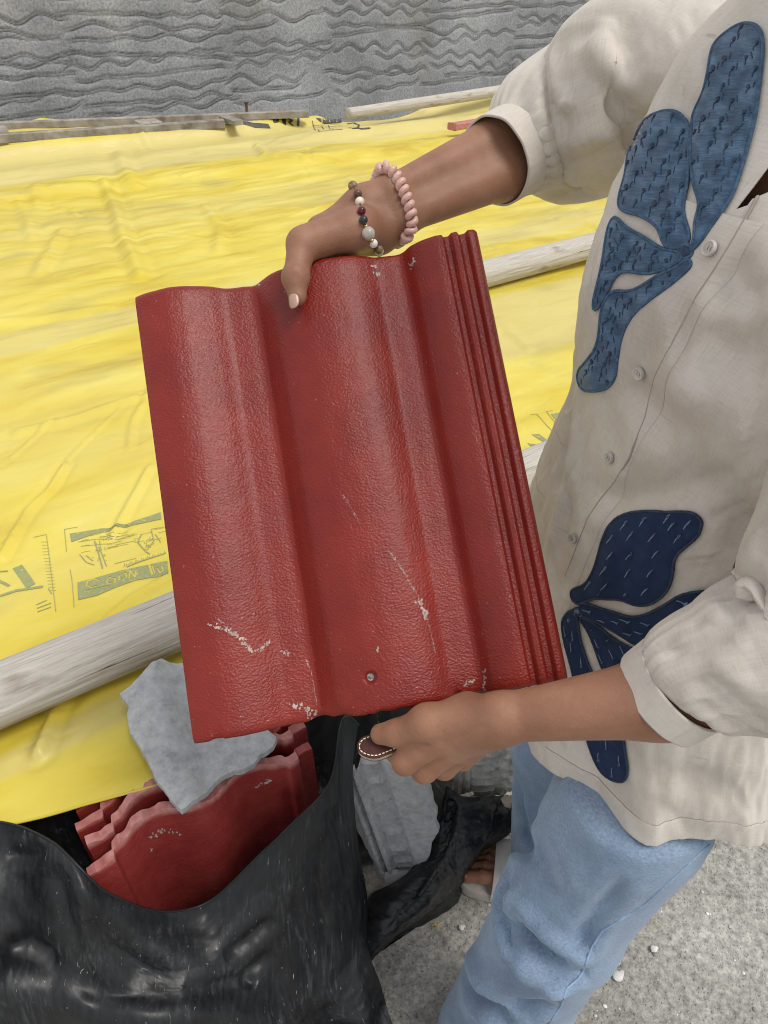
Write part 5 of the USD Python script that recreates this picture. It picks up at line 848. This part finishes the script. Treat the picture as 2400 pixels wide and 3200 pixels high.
SH_v, SH_f, keep = compact(sv, sf); shv, shf = shell(SH_v, SH_f, .0012)
SHIRT = obj('shirt', (shv, shf), linen_mat, PER, uv=np.vstack([suv[keep], suv[keep]]), label='loose beige linen shirt with blue flower embroidery')
tm = trimesh.Trimesh(sv, sf, process=False); SN = normals(sv, sf)
# hem line
G = sv.reshape(NT, NZ, 3); GN = SN.reshape(NT, NZ, 3); flat_uv = lambda v: np.c_[v[:, 0] + v[:, 1], v[:, 2]]
def strip(cols, off, th_=.0014):
    v = np.array(cols).reshape(-1, 3); return v
hv = np.concatenate([G[:, -9:] + GN[:, -9:] * .0010], 1); m_ = hv.shape[1]; v = hv.reshape(-1, 3); f = grid_faces(NT, m_); f = f if np.dot(normals(v, f)[NT // 2 * m_ + 4], FD) > 0 else f[:, ::-1]
v2, f2 = shell(v, f, .0006); obj('hem', (v2, f2), linen_mat, SHIRT, uv=np.vstack([flat_uv(v)] * 2))
# placket along the front opening
i0 = NT // 2; cols = range(i0 - 6, i0 + 8); kz = np.where(np.abs(ZZ[i0]) < 1.325)[0]; pl_ = np.array([G[c][kz] + GN[c][kz] * (.0017 if i0 - 6 < c < i0 + 7 else .0003) for c in cols]); v = pl_.reshape(-1, 3); f = grid_faces(len(pl_), len(kz)); f = f if np.dot(normals(v, f)[len(v) // 2], FD) > 0 else f[:, ::-1]
obj('placket', (v, f), linen_mat, SHIRT, uv=flat_uv(v), smooth=True)
def on_shirt(pl, lift=0.0):
    L, N = raycast(tm, pl); ok = ~np.isnan(L).any(1); tri = trimesh.proximity  # noqa
    return L + np.where(ok[:, None], N, 0) * lift, ok, N
stitch_mat = tex_mat('beige_thread', [(0.4, (0.28, 0.24, 0.20)), (0.6, (0.36, 0.31, 0.26))], rough=0.9)
def piping(pl, r, lift=0.001, step=8):
    L, ok, N = on_shirt(resample(pl, step), lift); L = L[ok]; print('piping', len(L)); return tube(L if len(L) > 2 else np.array([[0, 0, -1.], [0, 0, -1.01]]), r, 5)
obj('seam', piping([(2400, 560), (2330, 690), (2265, 800), (2180, 930), (2090, 1100), (2050, 1180), (2020, 1300), (1970, 1430), (1925, 1500), (1880, 1560), (1840, 1620), (1800, 1720), (1770, 1800)], .0011), stitch_mat, SHIRT)
obj('seam', piping([(2100, 930), (2040, 1020), (2000, 1090), (1975, 1180), (1950, 1260), (1930, 1350), (1900, 1430), (1860, 1500)], .0005), stitch_mat, SHIRT)
btn_mat = tex_mat('shell_button', [(0.4, (0.42, 0.39, 0.35)), (0.6, (0.52, 0.48, 0.44))], scale=80, rough=0.4)
def button(px, py, r=.0054):
    L, ok, N = on_shirt([(px, py)]); c = L[0]; n = nrm(N[0]); ex = nrm(np.cross(n, [0, 0, 1.0])); ey = np.cross(n, ex); a = np.linspace(0, 2 * np.pi, 28, endpoint=False)
    pr = [(0.0, .0020), (.55, .0020), (.68, .0026), (.85, .0036), (.95, .0034), (1.0, .0026), (1.0, .0008), (.9, .0)]; v = []
    for q, h in pr: v.append(c + r * q * (np.cos(a)[:, None] * ex + np.sin(a)[:, None] * ey) + n * (h + .0030))
    v = np.vstack(v); f = grid_faces(len(pr), 28, True); th_ = [tube([c + ex * s * r * .22 + ey * r * .25 + n * .0054, c + ex * s * r * .22 + n * .0060, c + ex * s * r * .22 - ey * r * .25 + n * .0054], .0006, 5) for s in (-1, 1)]
    obj('button', cat([(v, f)] + th_), btn_mat, SHIRT, smooth=40)
for b_ in ((2232, 780), (2010, 1163), (1915, 1430), (1800, 1683)): button(*b_)
# embroidered petals
blue_mat = mk('blue_embroidery', {'uv': ('uvmap', {'attribute': 'st'}), 'mp': ('mapping', {'scale': (0.030, 0.16, 1), 'rotation': (0, 0, 0.5)}), 'n': ('noise_texture', {'scale': 1, 'detail': 4, 'roughness': .65}), 'n2': ('noise_texture', {'scale': .018, 'detail': 2}), 'mu': ('math', {'math_type': 'multiply_add', 'value2': 0.6}),
    'r': ('rgb_ramp', {'ramp': [(0.55, (0.020, 0.045, 0.090)), (0.78, (0.042, 0.090, 0.160)), (1.0, (0.09, 0.160, 0.25))]}), 'b': ('bump', {'strength': 0.7, 'distance': 0.0014}), 'p': ('principled_bsdf', {'roughness': 0.75, 'specular_ior_level': 0.25, 'sheen_weight': 0.2})},
    [('uv.UV', 'mp.vector'), ('mp.vector', 'n.vector'), ('uv.UV', 'n2.vector'), ('n.fac', 'mu.value1'), ('n2.fac', 'mu.value3'), ('mu.value', 'r.fac'), ('r.color', 'p.base_color'), ('n.fac', 'b.height'), ('b.normal', 'p.normal')])
navy_mat = tex_mat('navy_applique', [(0.3, (0.010, 0.020, 0.052)), (0.7, (0.018, 0.034, 0.080))], scale=60, rough=0.85, bump=0.3, bscale=600, bdist=0.0006, spec=0.2)
blue_dk = tex_mat('dark_blue_thread', [(0.4, (0.014, 0.030, 0.062)), (0.6, (0.028, 0.055, 0.10))], scale=200, rough=0.8)
blue_lt = tex_mat('light_blue_thread', [(0.4, (0.10, 0.145, 0.24)), (0.6, (0.17, 0.22, 0.33))], scale=200, rough=0.8)
blue_ed = tex_mat('blue_cord', [(0.4, (0.028, 0.064, 0.12)), (0.6, (0.06, 0.115, 0.19))], scale=260, rough=0.8, bump=.5, bscale=500, bdist=.001)
navy_ed = tex_mat('navy_cord', [(0.4, (0.010, 0.017, 0.040)), (0.6, (0.025, 0.04, 0.075))], scale=260, rough=0.8)
def smooth_poly(pts, step=7):
    p = np.vstack([pts, pts[:1]]).astype(float); t = np.r_[0, np.cumsum(np.linalg.norm(np.diff(p, axis=0), axis=1) ** .6)]; c = CubicSpline(t, p, bc_type='periodic')(np.linspace(0, t[-1], 260)); return resample(c, step)[:-1]
def petal(pts, mat, edge_mat, th_=.0026, dashes=None, dmat=None, lab=None):
    B = smooth_poly(np.array(pts)); pg = Polygon(B).buffer(0); pg = max(getattr(pg, 'geoms', [pg]), key=lambda g: g.area); B = resample(list(pg.exterior.coords), 7)[:-1]
    x0, y0, x1, y1 = pg.bounds; Gd = np.stack(np.meshgrid(np.arange(x0, x1, 9), np.arange(y0, y1, 9)), -1).reshape(-1, 2); Gd = Gd[shapely.contains_xy(pg.buffer(-4), Gd)]; Q = np.vstack([B, Gd]); T = Delaunay(Q).simplices; T = T[shapely.contains_xy(pg, Q[T].mean(1))]
    L, ok, N = on_shirt(Q); d = np.array([pg.exterior.distance(Point(*z)) for z in Q]); n0 = np.nanmean(N, 0)
    nn_ = np.array([SN[i] for i in KT.query(np.nan_to_num(L))[1]]); L = L + nn_ * (.0022 + (th_ - .0014) * (1 - np.exp(-d / 9)))[:, None]; T = T[ok[T].all(1)]
    # no triangle may bridge the silhouette
    sp = np.max([np.linalg.norm(L[T[:, a]] - L[T[:, b]], axis=1) for a, b in ((0, 1), (1, 2), (2, 0))], axis=0); T = T[sp < .02]
    fn = np.cross(L[T[:, 1]] - L[T[:, 0]], L[T[:, 2]] - L[T[:, 0]]); T = np.where(((fn * nn_[T[:, 0]]).sum(1) < 0)[:, None], T[:, ::-1], T); v, f, kk = compact(np.nan_to_num(L), T)
    PT_ = obj('embroidered_petal', (v, f), mat, SHIRT, uv=Q[kk], label=lab)
    # corded edge: break where the line leaves the visible side
    Bo = np.vstack([L[:len(B)], L[:1]]); okb = np.r_[ok[:len(B)], ok[0]]; runs, cur = [], []
    for i in range(len(Bo)):
        if okb[i] and (not cur or np.linalg.norm(Bo[i] - cur[-1]) < .02): cur.append(Bo[i])
        else:
            if len(cur) > 4: runs.append(np.array(cur))
            cur = [Bo[i]] if okb[i] else []
    if len(cur) > 4: runs.append(np.array(cur))
    if runs: obj('cord_edge', cat([tube(r, .0013, 6) for r in runs]), edge_mat, SHIRT, kind='stuff')
    if dashes is not None and len(dashes):
        out = []
        for pl, w0, w1 in dashes:
            pl = np.asarray(pl, float)
            if not shapely.contains_xy(pg.buffer(-6), pl).all(): continue
            q = resample(pl, 4); l_, o_, n_ = on_shirt(q)
            if not o_.all(): continue
            n2 = np.array([SN[i] for i in KT.query(l_)[1]]); w = np.interp(np.linspace(0, 1, len(q)), [0, 1], [w0, w1]); tp = tube(l_ + n2 * (th_ + .0009), np.maximum(w, .0003), 6); out.append(tp)
        if out: obj('stitching', cat(out), dmat, SHIRT, kind='stuff')
KT = cKDTree(sv)
z1 = lambda pts: [(1700 + x / 2.2114, 500 + y / 2.2114) for x, y in pts]; z2 = lambda pts: [(1200 + x / 1.3825, y / 1.3825) for x, y in pts]; z7 = lambda pts: [(1600 + x / 2.07375, 1500 + y / 2.07375) for x, y in pts]
dr = np.random.default_rng(5)
def weave(x0, y0, x1, y1, sx, sy, sh):
    out = []
    for j, y in enumerate(np.arange(y0, y1, sy)):
        for x in np.arange(x0 + (sx / 2 if j % 2 else 0), x1, sx):
            x_, y_ = x + dr.normal(0, 6) + sh * (y - y0), y + dr.normal(0, 6); k_ = dr.uniform(.6, 1.15); a_, b_ = dr.normal(0, 3, 2); out.append(([(x_, y_), (x_ + a_, y_ + 11 * k_)], .0019 * k_, .0012 * k_)); out.append(([(x_ + a_, y_ + 11 * k_), (x_ - 9 * k_ + b_, y_ + 15), (x_ - 11 * k_ + b_, y_ + 34 * k_)], .0006, .0004)); out.append(([(x_ + 16 + a_, y_ - 14), (x_ + 15 + b_, y_ + 6 * k_)], .0005, .0004))
    return out
A = z2([(1345, 1040), (1352, 960), (1368, 880), (1345, 800), (1335, 640), (1345, 500), (1388, 400), (1410, 280), (1430, 205), (1485, 148), (1560, 110), (1612, 118), (1640, 160), (1645, 230), (1625, 420), (1600, 560), (1550, 740), (1500, 870), (1420, 985), (1365, 1060), (1336, 1082)])
Bp = z2([(1325, 1045), (1315, 970), (1302, 900), (1318, 800), (1326, 700), (1328, 600), (1310, 530), (1268, 494), (1210, 490), (1140, 520), (1100, 580), (1066, 660), (1048, 770), (1027, 900), (1080, 925), (1130, 942), (1190, 990), (1222, 1060), (1285, 1070)])
Cp = z1([(505, 402), (560, 450), (680, 522), (760, 572), (850, 618), (950, 640), (975, 668), (950, 702), (880, 742), (740, 785), (620, 775), (540, 782), (490, 830), (440, 930), (362, 1035), (352, 1000), (390, 820), (430, 620), (470, 440)])
Dp = z1([(960, 720), (870, 770), (780, 812), (700, 862), (590, 905), (495, 905), (440, 960), (400, 1100), (370, 1280), (300, 1390), (252, 1460), (252, 1540), (290, 1588), (390, 1590), (460, 1562), (508, 1490), (525, 1380), (545, 1260), (600, 1120), (690, 1010), (840, 900), (960, 805), (1030, 715), (1000, 690)])
petal(A, blue_mat, blue_ed, dashes=weave(2150, 90, 2400, 760, 62, 46, 0), dmat=blue_dk, lab='longest blue petal on the chest'); petal(Bp, blue_mat, blue_ed, dashes=weave(1940, 370, 2170, 770, 56, 44, 0), dmat=blue_dk, lab='broad blue petal beside the sleeve'); petal(Cp, blue_mat, blue_ed, dashes=weave(1860, 690, 2140, 960, 46, 30, 0), dmat=blue_dk, lab='short blue petal at the shirt edge'); petal(Dp, blue_mat, blue_ed, dashes=weave(1800, 820, 2150, 1210, 40, 34, 0), dmat=blue_dk, lab='drooping blue petal beside the buttons')
def ringpts(x, y, r, k=18): return [(x + r * math.cos(a), y + r * math.sin(a)) for a in np.linspace(0, 2 * np.pi, k, endpoint=False)]
petal(ringpts(2149, 787, 21), blue_dk, blue_ed, .0038, lab='round centre of the upper flower')
E_ = z7([(415, 790), (392, 740), (405, 710), (470, 680), (530, 600), (565, 500), (592, 400), (640, 300), (720, 235), (850, 205), (1050, 205), (1190, 215), (1235, 272), (1212, 345), (1130, 430), (1070, 500), (1050, 580), (1020, 690), (960, 762), (880, 802), (800, 800), (720, 775), (620, 765), (520, 772), (450, 800)])
F_ = z7([(455, 805), (560, 818), (660, 848), (780, 878), (880, 860), (1000, 800), (1120, 735), (1220, 712), (1330, 715), (1420, 760), (1400, 900), (1150, 1030), (900, 1062), (830, 1068), (740, 1020), (640, 960), (550, 912), (470, 870)])
G_ = z7([(450, 890), (540, 922), (640, 1000), (730, 1058), (830, 1110), (930, 1190), (1010, 1380), (1090, 1580), (1100, 1658), (940, 1645), (840, 1620), (770, 1590), (660, 1400), (585, 1200), (540, 1080), (490, 960)])
H_ = z7([(410, 840), (350, 880), (335, 940), (350, 1050), (380, 1170), (405, 1270), (440, 1450), (480, 1640), (505, 1730), (560, 1850), (620, 1920), (680, 1948), (732, 1945), (757, 1895), (750, 1800), (736, 1700), (722, 1620), (650, 1450), (535, 1260), (480, 1120), (447, 1000), (437, 910)])
def tad(pts, dx, dy): return [d for x, y in z7(pts) for d in (([(x, y), (x + 1.5, y + 1.5)], .0024, .0021), ([(x - 1, y + 2), (x + dx * .5 - 1, y + dy * .5), (x + dx, y + dy)], .0008, .0004))]
e_t = tad([(760, 275), (880, 250), (1035, 228), (1060, 270), (1165, 262), (670, 362), (795, 335), (935, 342), (1105, 360), (668, 468), (788, 465), (955, 448), (625, 570), (778, 580), (920, 576), (525, 665), (628, 662), (880, 690), (575, 732), (750, 735)], -18, 22)
f_t = tad([(610, 908), (700, 915), (895, 928), (780, 992), (850, 985), (520, 850), (1130, 785), (760, 905)], -24, -6); g_t = tad([(530, 955), (630, 1025), (570, 1068), (670, 1140), (740, 1115), (600, 1170), (950, 1605)], -14, -24); h_t = tad([(388, 905), (362, 1000), (410, 1025), (397, 1098), (465, 1200), (400, 1240), (510, 1655), (680, 1648), (630, 1730), (580, 1810), (712, 1835), (668, 1910)], -3, -26)
petal(E_, navy_mat, navy_ed, dashes=e_t, dmat=blue_lt, lab='large navy petal with pale stitches'); petal(F_, navy_mat, navy_ed, dashes=f_t, dmat=blue_lt, lab='navy petal running under the rolled sleeve'); petal(G_, navy_mat, navy_ed, dashes=g_t, dmat=blue_lt, lab='navy petal crossing behind the forearm'); petal(H_, navy_mat, navy_ed, dashes=h_t, dmat=blue_lt, lab='navy petal hanging below the forearm')
petal(ringpts(1807, 1910, 12), blue_lt, navy_ed, .0036, lab='small pale centre of the lower flower')

SLV = []
# sleeves: gathered tubes with turned-up cuffs
def sleeve(path, seed, folds_px, name='sleeve'):
    pts = np.array([Pd(x, y, d) for x, y, d, r in path]); r = np.array([q[3] for q in path]); t = np.r_[0, np.cumsum(np.linalg.norm(np.diff(pts, axis=0), axis=1))]; n, k = 150, 150
    tt = np.linspace(0, t[-1], n); c = CubicSpline(t, pts)(tt); rr = PchipInterpolator(t, r)(tt); T, N, B = frames(c); a = np.linspace(0, 2 * np.pi, k + 1)[:-1]; A, TT = np.meshgrid(a, tt); S_ = TT / t[-1]
    g = np.exp(-(TT / .030) ** 2) ; w = rr[:, None] * (1 + (.09 if seed < 40 else .05) * fb(np.stack([np.cos(A) * 1.2, np.sin(A) * 1.2, TT * 8], -1), 1.3, 2, seed) * 2 * np.clip(S_ * 5, 0, 1)) +   np.exp(-(TT / .042) ** 2) * np.clip(TT / .006, 0, 1) * (.0013 * np.sin(A * 19 + 2.6 * np.sin(A * 3) + 9 * TT) + .0005 * np.sin(A * 37)) - .009 * np.abs(fb(np.stack([np.cos(A - TT * 6) * 1.3, np.sin(A - TT * 6) * 1.3, TT * 7], -1), 1.5, 3, seed + 7)) * np.clip(S_ * 6, .3, 1) + .0012 * fb(np.stack([np.cos(A) * 3, np.sin(A) * 3, TT * 22], -1), 1.3, 3, seed + 2)
    v = c[:, None] + w[..., None] * (np.cos(A)[..., None] * N[:, None] + np.sin(A)[..., None] * B[:, None]); v[..., 2] -= (.012 * np.exp(-((S_ - .38) / .2) ** 2) * (v[..., 2] < c[:, None, 2]))
    v = v.reshape(-1, 3); f = grid_faces(n, k, True)[:, ::-1]; uv = np.stack([A * .07, TT], -1).reshape(-1, 2); m = trimesh.Trimesh(v, f, process=False)
    if np.dot(normals(v, f)[k * 60], v[k * 60] - c[60]) < 0: f = f[:, ::-1]
    for l, w_, am in folds_px: v = crease(v, normals(v, f), raycast(m, resample(l, 12))[0], w_, am * .75, .35)
    SLV.append(trimesh.Trimesh(v, f, process=False)); v2, f2 = shell(v, f, .0012); obj(name, (v2, f2), linen_mat, SHIRT, uv=np.vstack([uv, uv]))
def cuff(path, seed):
    """turned-up band with a folded lip and small gathers along its inner seam"""
    pts = np.array([Pd(*q[:3]) for q in path]); r = np.array([q[3] for q in path]); t = np.r_[0, np.cumsum(np.linalg.norm(np.diff(pts, axis=0), axis=1))]; n, k = 26, 120; tt = np.linspace(0, t[-1], n); c = pts[0] + (pts[-1] - pts[0]) * (tt / t[-1])[:, None]; rr = np.interp(tt, t, r); T, N, B = frames(c); a = np.linspace(0, 2 * np.pi, k + 1)[:-1]
    A, TT = np.meshgrid(a, tt); w = rr[:, None] + .0040 * fb(np.stack([np.cos(A) * 1.2, np.sin(A) * 1.2, TT * 9], -1), 1, 2, seed + 5) + .0014 * fb(np.stack([np.cos(A) * 3, np.sin(A) * 3, TT * 30], -1), 1, 3, seed) + .0010 * np.exp(-(TT / .003) ** 2) * 0
    v = (c[:, None] + w[..., None] * (np.cos(A)[..., None] * N[:, None] + np.sin(A)[..., None] * B[:, None])).reshape(-1, 3); f = grid_faces(n, k, True)[:, ::-1]; f = f if np.dot(normals(v, f)[k * 12], v[k * 12] - c[12]) > 0 else f[:, ::-1]
    v2, f2 = shell(v, f, .0022); uv = np.stack([A * .05, TT], -1).reshape(-1, 2); obj('cuff', (v2, f2), linen_mat, SHIRT, uv=np.vstack([uv, uv]), smooth=True)
sleeve([(1596, 477, .755, .0445), (1620, 465, .759, .048), (1690, 408, .772, .068), (1780, 378, .782, .080), (1875, 330, .765, .084), (1965, 268, .715, .086), (2050, 235, .690, .078), (2120, 230, .668, .068), (2200, 245, .635, .054), (2300, 290, .59, .035)], 31,
       [([(1700, 215), (1682, 330), (1700, 430), (1722, 520), (1765, 585)], .009, .011), ([(1732, 150), (1733, 260), (1760, 320), (1805, 315)], .007, .008), ([(1840, 120), (1890, 210), (1955, 262), (2010, 285)], .009, .008), ([(1760, 470), (1850, 430), (1950, 410)], .010, .007), ([(1720, 380), (1760, 480), (1800, 600)], .008, .007),
        ([(1900, 60), (1880, 160), (1930, 240)], .010, .007)])
cuff([(1542, 507, .742, .0468), (1600, 475, .755, .0478)], 5)
sleeve([(2135, 2128, .513, .0365), (2160, 2108, .509, .042), (2245, 2082, .500, .049), (2350, 2052, .490, .057), (2500, 2015, .475, .064), (2660, 1800, .455, .066), (2820, 1400, .43, .066), (2960, 900, .41, .066)], 47,
       [([(2060, 2000), (2110, 2040), (2180, 2030), (2300, 1990)], .008, .006), ([(2150, 1930), (2230, 1960), (2330, 1930)], .009, .007), ([(2160, 2100), (2220, 2140), (2300, 2210), (2400, 2280)], .008, .006), ([(2170, 2180), (2250, 2240), (2400, 2320)], .006, .006), ([(2240, 1800), (2290, 1870), (2400, 1830)], .012, .008)])
cuff([(2062, 2178, .527, .0385), (2140, 2125, .512, .0400)], 9)
L_, N_ = raycast(trimesh.util.concatenate([tm, SLV[0]]), resample([(2085, 2), (2030, 90), (2005, 200), (1995, 300), (1985, 400), (1972, 470)], 8)); L_ = L_[~np.isnan(L_).any(1)]
if len(L_) > 3: obj('seam', tube(L_, .0011, 5), stitch_mat, SHIRT)
collar_ = []
for s in (-1, 1):
    ths = np.linspace(.25, np.pi, 40) * s; v = np.vstack([torso(ths, np.full(40, z)) + (torso(ths, np.full(40, z)) - center(np.full(40, z))) * o for z, o in ((1.485, .04), (1.51, .06), (1.535, .10), (1.52, .28), (1.495, .42))]); f = grid_faces(5, 40); collar_.append((v, f))
obj('collar', shell(*cat(collar_), .0012), linen_mat, SHIRT)

# ------------------------------------------------------------------ things worn and held
def ring_on(c, ax, a_, b_, ra, rb, n, ph=0): return None
# beaded bracelet: front beads where they lie on the wrist, the rest round the back
wood_b = tex_mat('wooden_bead', [(0.35, (0.10, 0.06, 0.03)), (0.5, (0.21, 0.14, 0.075)), (0.65, (0.32, 0.23, 0.13))], scale=260, stretch=(1, 1, 4), rough=0.45); dark_b = tex_mat('brown_bead', [(0.4, (0.075, 0.035, 0.025)), (0.6, (0.12, 0.06, 0.04))], scale=90, rough=0.35)
ivory_b = tex_mat('ivory_bead', [(0.4, (0.62, 0.54, 0.42)), (0.6, (0.75, 0.68, 0.56))], scale=160, rough=0.4); mar_b = tex_mat('maroon_bead', [(0.4, (0.07, 0.006, 0.012)), (0.6, (0.16, 0.015, 0.03))], scale=160, rough=0.2); blk_b = tex_mat('black_bead', [(0.4, (0.012, 0.011, 0.012)), (0.6, (0.03, 0.028, 0.03))], scale=90, rough=0.3)
glass_b = mk('frosted_bead', {'p': ('principled_bsdf', {'base_color': (0.80, 0.76, 0.66), 'roughness': 0.25, 'transmission_weight': 0.55, 'ior': 1.45})}); white_b = tex_mat('white_bead', [(0.4, (0.72, 0.71, 0.69)), (0.6, (0.8, 0.79, 0.77))], scale=90, rough=0.35); gold_b = mk('gold_spacer', {'p': ('principled_bsdf', {'base_color': (0.75, 0.52, 0.22), 'metallic': 1.0, 'roughness': 0.3})})
def surf(px, py, d0, fun):
    """walks along a line of sight from depth d0 to the skin"""
    lo, hi = d0 - .08, d0 + .06; ds = np.linspace(lo, hi, 400); p = EYE + ds[:, None] * ray(px, py); v = fun(p); i = np.argmax(v < 0); return ds[i] if (v < 0).any() else ds[np.argmin(v)]
c3 = lambda x, y: (800 + x / 2.07375, 400 + y / 2.07375)
beads = [(628, 376, 32, wood_b), (658, 425, 28, dark_b), (673, 478, 30, ivory_b), (684, 536, 28, mar_b), (697, 595, 28, blk_b), (712, 632, 12, gold_b), (729, 683, 42, glass_b), (750, 727, 12, gold_b), (761, 748, 28, white_b), (796, 788, 29, wood_b)]
pos = []; anchor = Pd(*c3(690, 540), .66)
for x, y, r, m in beads:
    px, py = c3(x, y); d = surf(px, py, .67, right_arm); rm = r / 2.07375 * d / F; pos.append((Pd(px, py, d - rm * .75), rm, m))
BR = thing('beaded_bracelet', pos[4][0], 'bracelet of mixed brown, ivory, maroon and clear beads round the right wrist', 'bracelet')
for p_, r_, m_ in pos:
    s = trimesh.creation.icosphere(subdivisions=3, radius=r_); v = s.vertices.copy()
    if r_ < .0025: v = v @ np.diag([1.2, 1.2, .8])
    obj('bead', (v + p_, s.faces), m_, BR)
axw = nrm(wu + wl - hu - hl_); cw = (pos[0][0] + pos[-1][0]) / 2 + (EYE - pos[4][0]) * 0; e0 = (pos[0][0] - pos[-1][0]) / 2; bkd = nrm(np.cross(axw, e0)); bkd = bkd if np.dot(bkd, FW) > 0 else -bkd; depth_b = .040
for i, t in enumerate(np.linspace(.12, np.pi - .12, 11)):
    p_ = cw + e0 * math.cos(t) + bkd * depth_b * math.sin(t); s = trimesh.creation.icosphere(subdivisions=2, radius=.0046); obj('bead', (s.vertices + p_, s.faces), (dark_b, wood_b, ivory_b, mar_b)[i % 4], BR)
cord = np.array([q[0] for q in pos]); obj('cord', tube(cord, .0006, 5), blk_b, BR)
# pink coiled hair tie round the wrist
pink = tex_mat('pink_coil', [(0.35, (0.52, 0.29, 0.24)), (0.65, (0.66, 0.42, 0.36))], scale=400, rough=0.42, coat=.3, bump=.15, bscale=900, bdist=.0005)
fp = [(800, 285), (830, 252), (865, 262), (900, 300), (927, 340), (947, 380), (968, 430), (985, 480), (1000, 525), (1007, 575), (1012, 612), (1005, 660), (985, 700), (955, 712)]; cpts = []
for x, y in fp: px, py = c3(x, y); d = surf(px, py, .69, right_arm); cpts.append(Pd(px, py, d - .0052))
cpts = np.array(cpts); dsm = (cpts - EYE) @ FW; dsm = np.convolve(np.r_[dsm[0], dsm[0], dsm, dsm[-1], dsm[-1]], np.ones(5) / 5, 'valid'); dsm[0] += .010; dsm[-1] += .010; cpts = np.array([Pd(*c3(x, y), d) for (x, y), d in zip(fp, dsm)])
c0_ = (cpts[0] + cpts[-1]) / 2; e0 = (cpts[0] - cpts[-1]) / 2; bk_ = FW - e0 * np.dot(FW, e0) / np.dot(e0, e0); bk_ = nrm(bk_ - 0.25 * axw); back = [c0_ - e0 * math.cos(t) + bk_ * .048 * math.sin(t) for t in np.linspace(.25, np.pi - .25, 7)]
loop = np.vstack([cpts, back]); loop = np.vstack([loop, loop[:1]]); tl = np.r_[0, np.cumsum(np.linalg.norm(np.diff(loop, axis=0), axis=1))]; cs_ = CubicSpline(tl, loop, bc_type='periodic'); N_ = 1600; tt = np.linspace(0, tl[-1], N_); cc2 = cs_(tt); T, Nn, Bn = frames(cc2); ang = tt / tl[-1] * 2 * np.pi * 30
HT_ = thing('hair_tie', c0_, 'pink coiled plastic hair tie worn round the right wrist', 'hair tie')
obj('coil', tube(cc2 + .0031 * (np.cos(ang)[:, None] * Nn + np.sin(ang)[:, None] * Bn), .0033, 9, False), pink, HT_)
# leather tab held between thumb and fingers of the lower hand
leath = tex_mat('brown_leather', [(0.35, (0.045, 0.014, 0.009)), (0.65, (0.075, 0.025, 0.016))], scale=120, rough=0.55, spec=0.25, bump=.25, bscale=600, bdist=.0008); suede = tex_mat('pale_suede', [(0.35, (0.36, 0.27, 0.17)), (0.65, (0.50, 0.40, 0.27))], scale=120, rough=0.9, bump=.3, bscale=500, bdist=.0008); thread = tex_mat('cream_thread', [(0.4, (0.7, 0.64, 0.52)), (0.6, (0.8, 0.75, 0.65))], rough=.8)
zc = lambda pts: [(1000 + x / 1.659, 2000 + y / 1.659) for x, y in pts]
tabo = smooth_poly(np.array(zc([(255, 500), (215, 520), (196, 555), (205, 590), (240, 612), (290, 620), (340, 605), (390, 585), (440, 560), (470, 520), (420, 490), (330, 480)])), 5); p0_ = Pt(1160, 2330, .008); tn_ = nrm(nrm(EYE - p0_) * .62 + np.array([0, 0, 1]) * .95 - RT * .15)
def tab(pl, lift, th_):
    P_ = np.array([Pplane(x, y, tn_, p0_) for x, y in pl]); c = P_.mean(0); T_ = np.array([[0, 1 + i, 1 + (i + 1) % len(P_)] for i in range(len(P_))]); v = np.vstack([c, P_]) + tn_ * lift; fn = np.cross(v[T_[0, 1]] - v[0], v[T_[0, 2]] - v[0]); T_ = T_ if np.dot(fn, tn_) > 0 else T_[:, ::-1]; return shell(v, T_, th_)
TB = thing('leather_tab', p0_, 'stitched brown leather tab with pale edge held in the lower hand', 'leather tab')
obj('leather_face', tab(tabo, .0042, .0020), leath, TB, smooth=30); obj('suede_layer', tab(tabo, .0021, .0050), suede, TB, smooth=30); obj('leather_back', tab(tabo, -.0031, .0014), leath, TB, smooth=30)
ins = np.array(Polygon(tabo).buffer(-7).exterior.coords); ins = resample(ins, 2); st_ = []
for i in range(0, len(ins) - 6, 6): q = np.array([Pplane(x, y, tn_, p0_) + tn_ * .0046 for x, y in ins[i:i + 5]]); st_.append(tube(q, .0005, 5))
obj('stitching', cat(st_), thread, TB, kind='stuff')
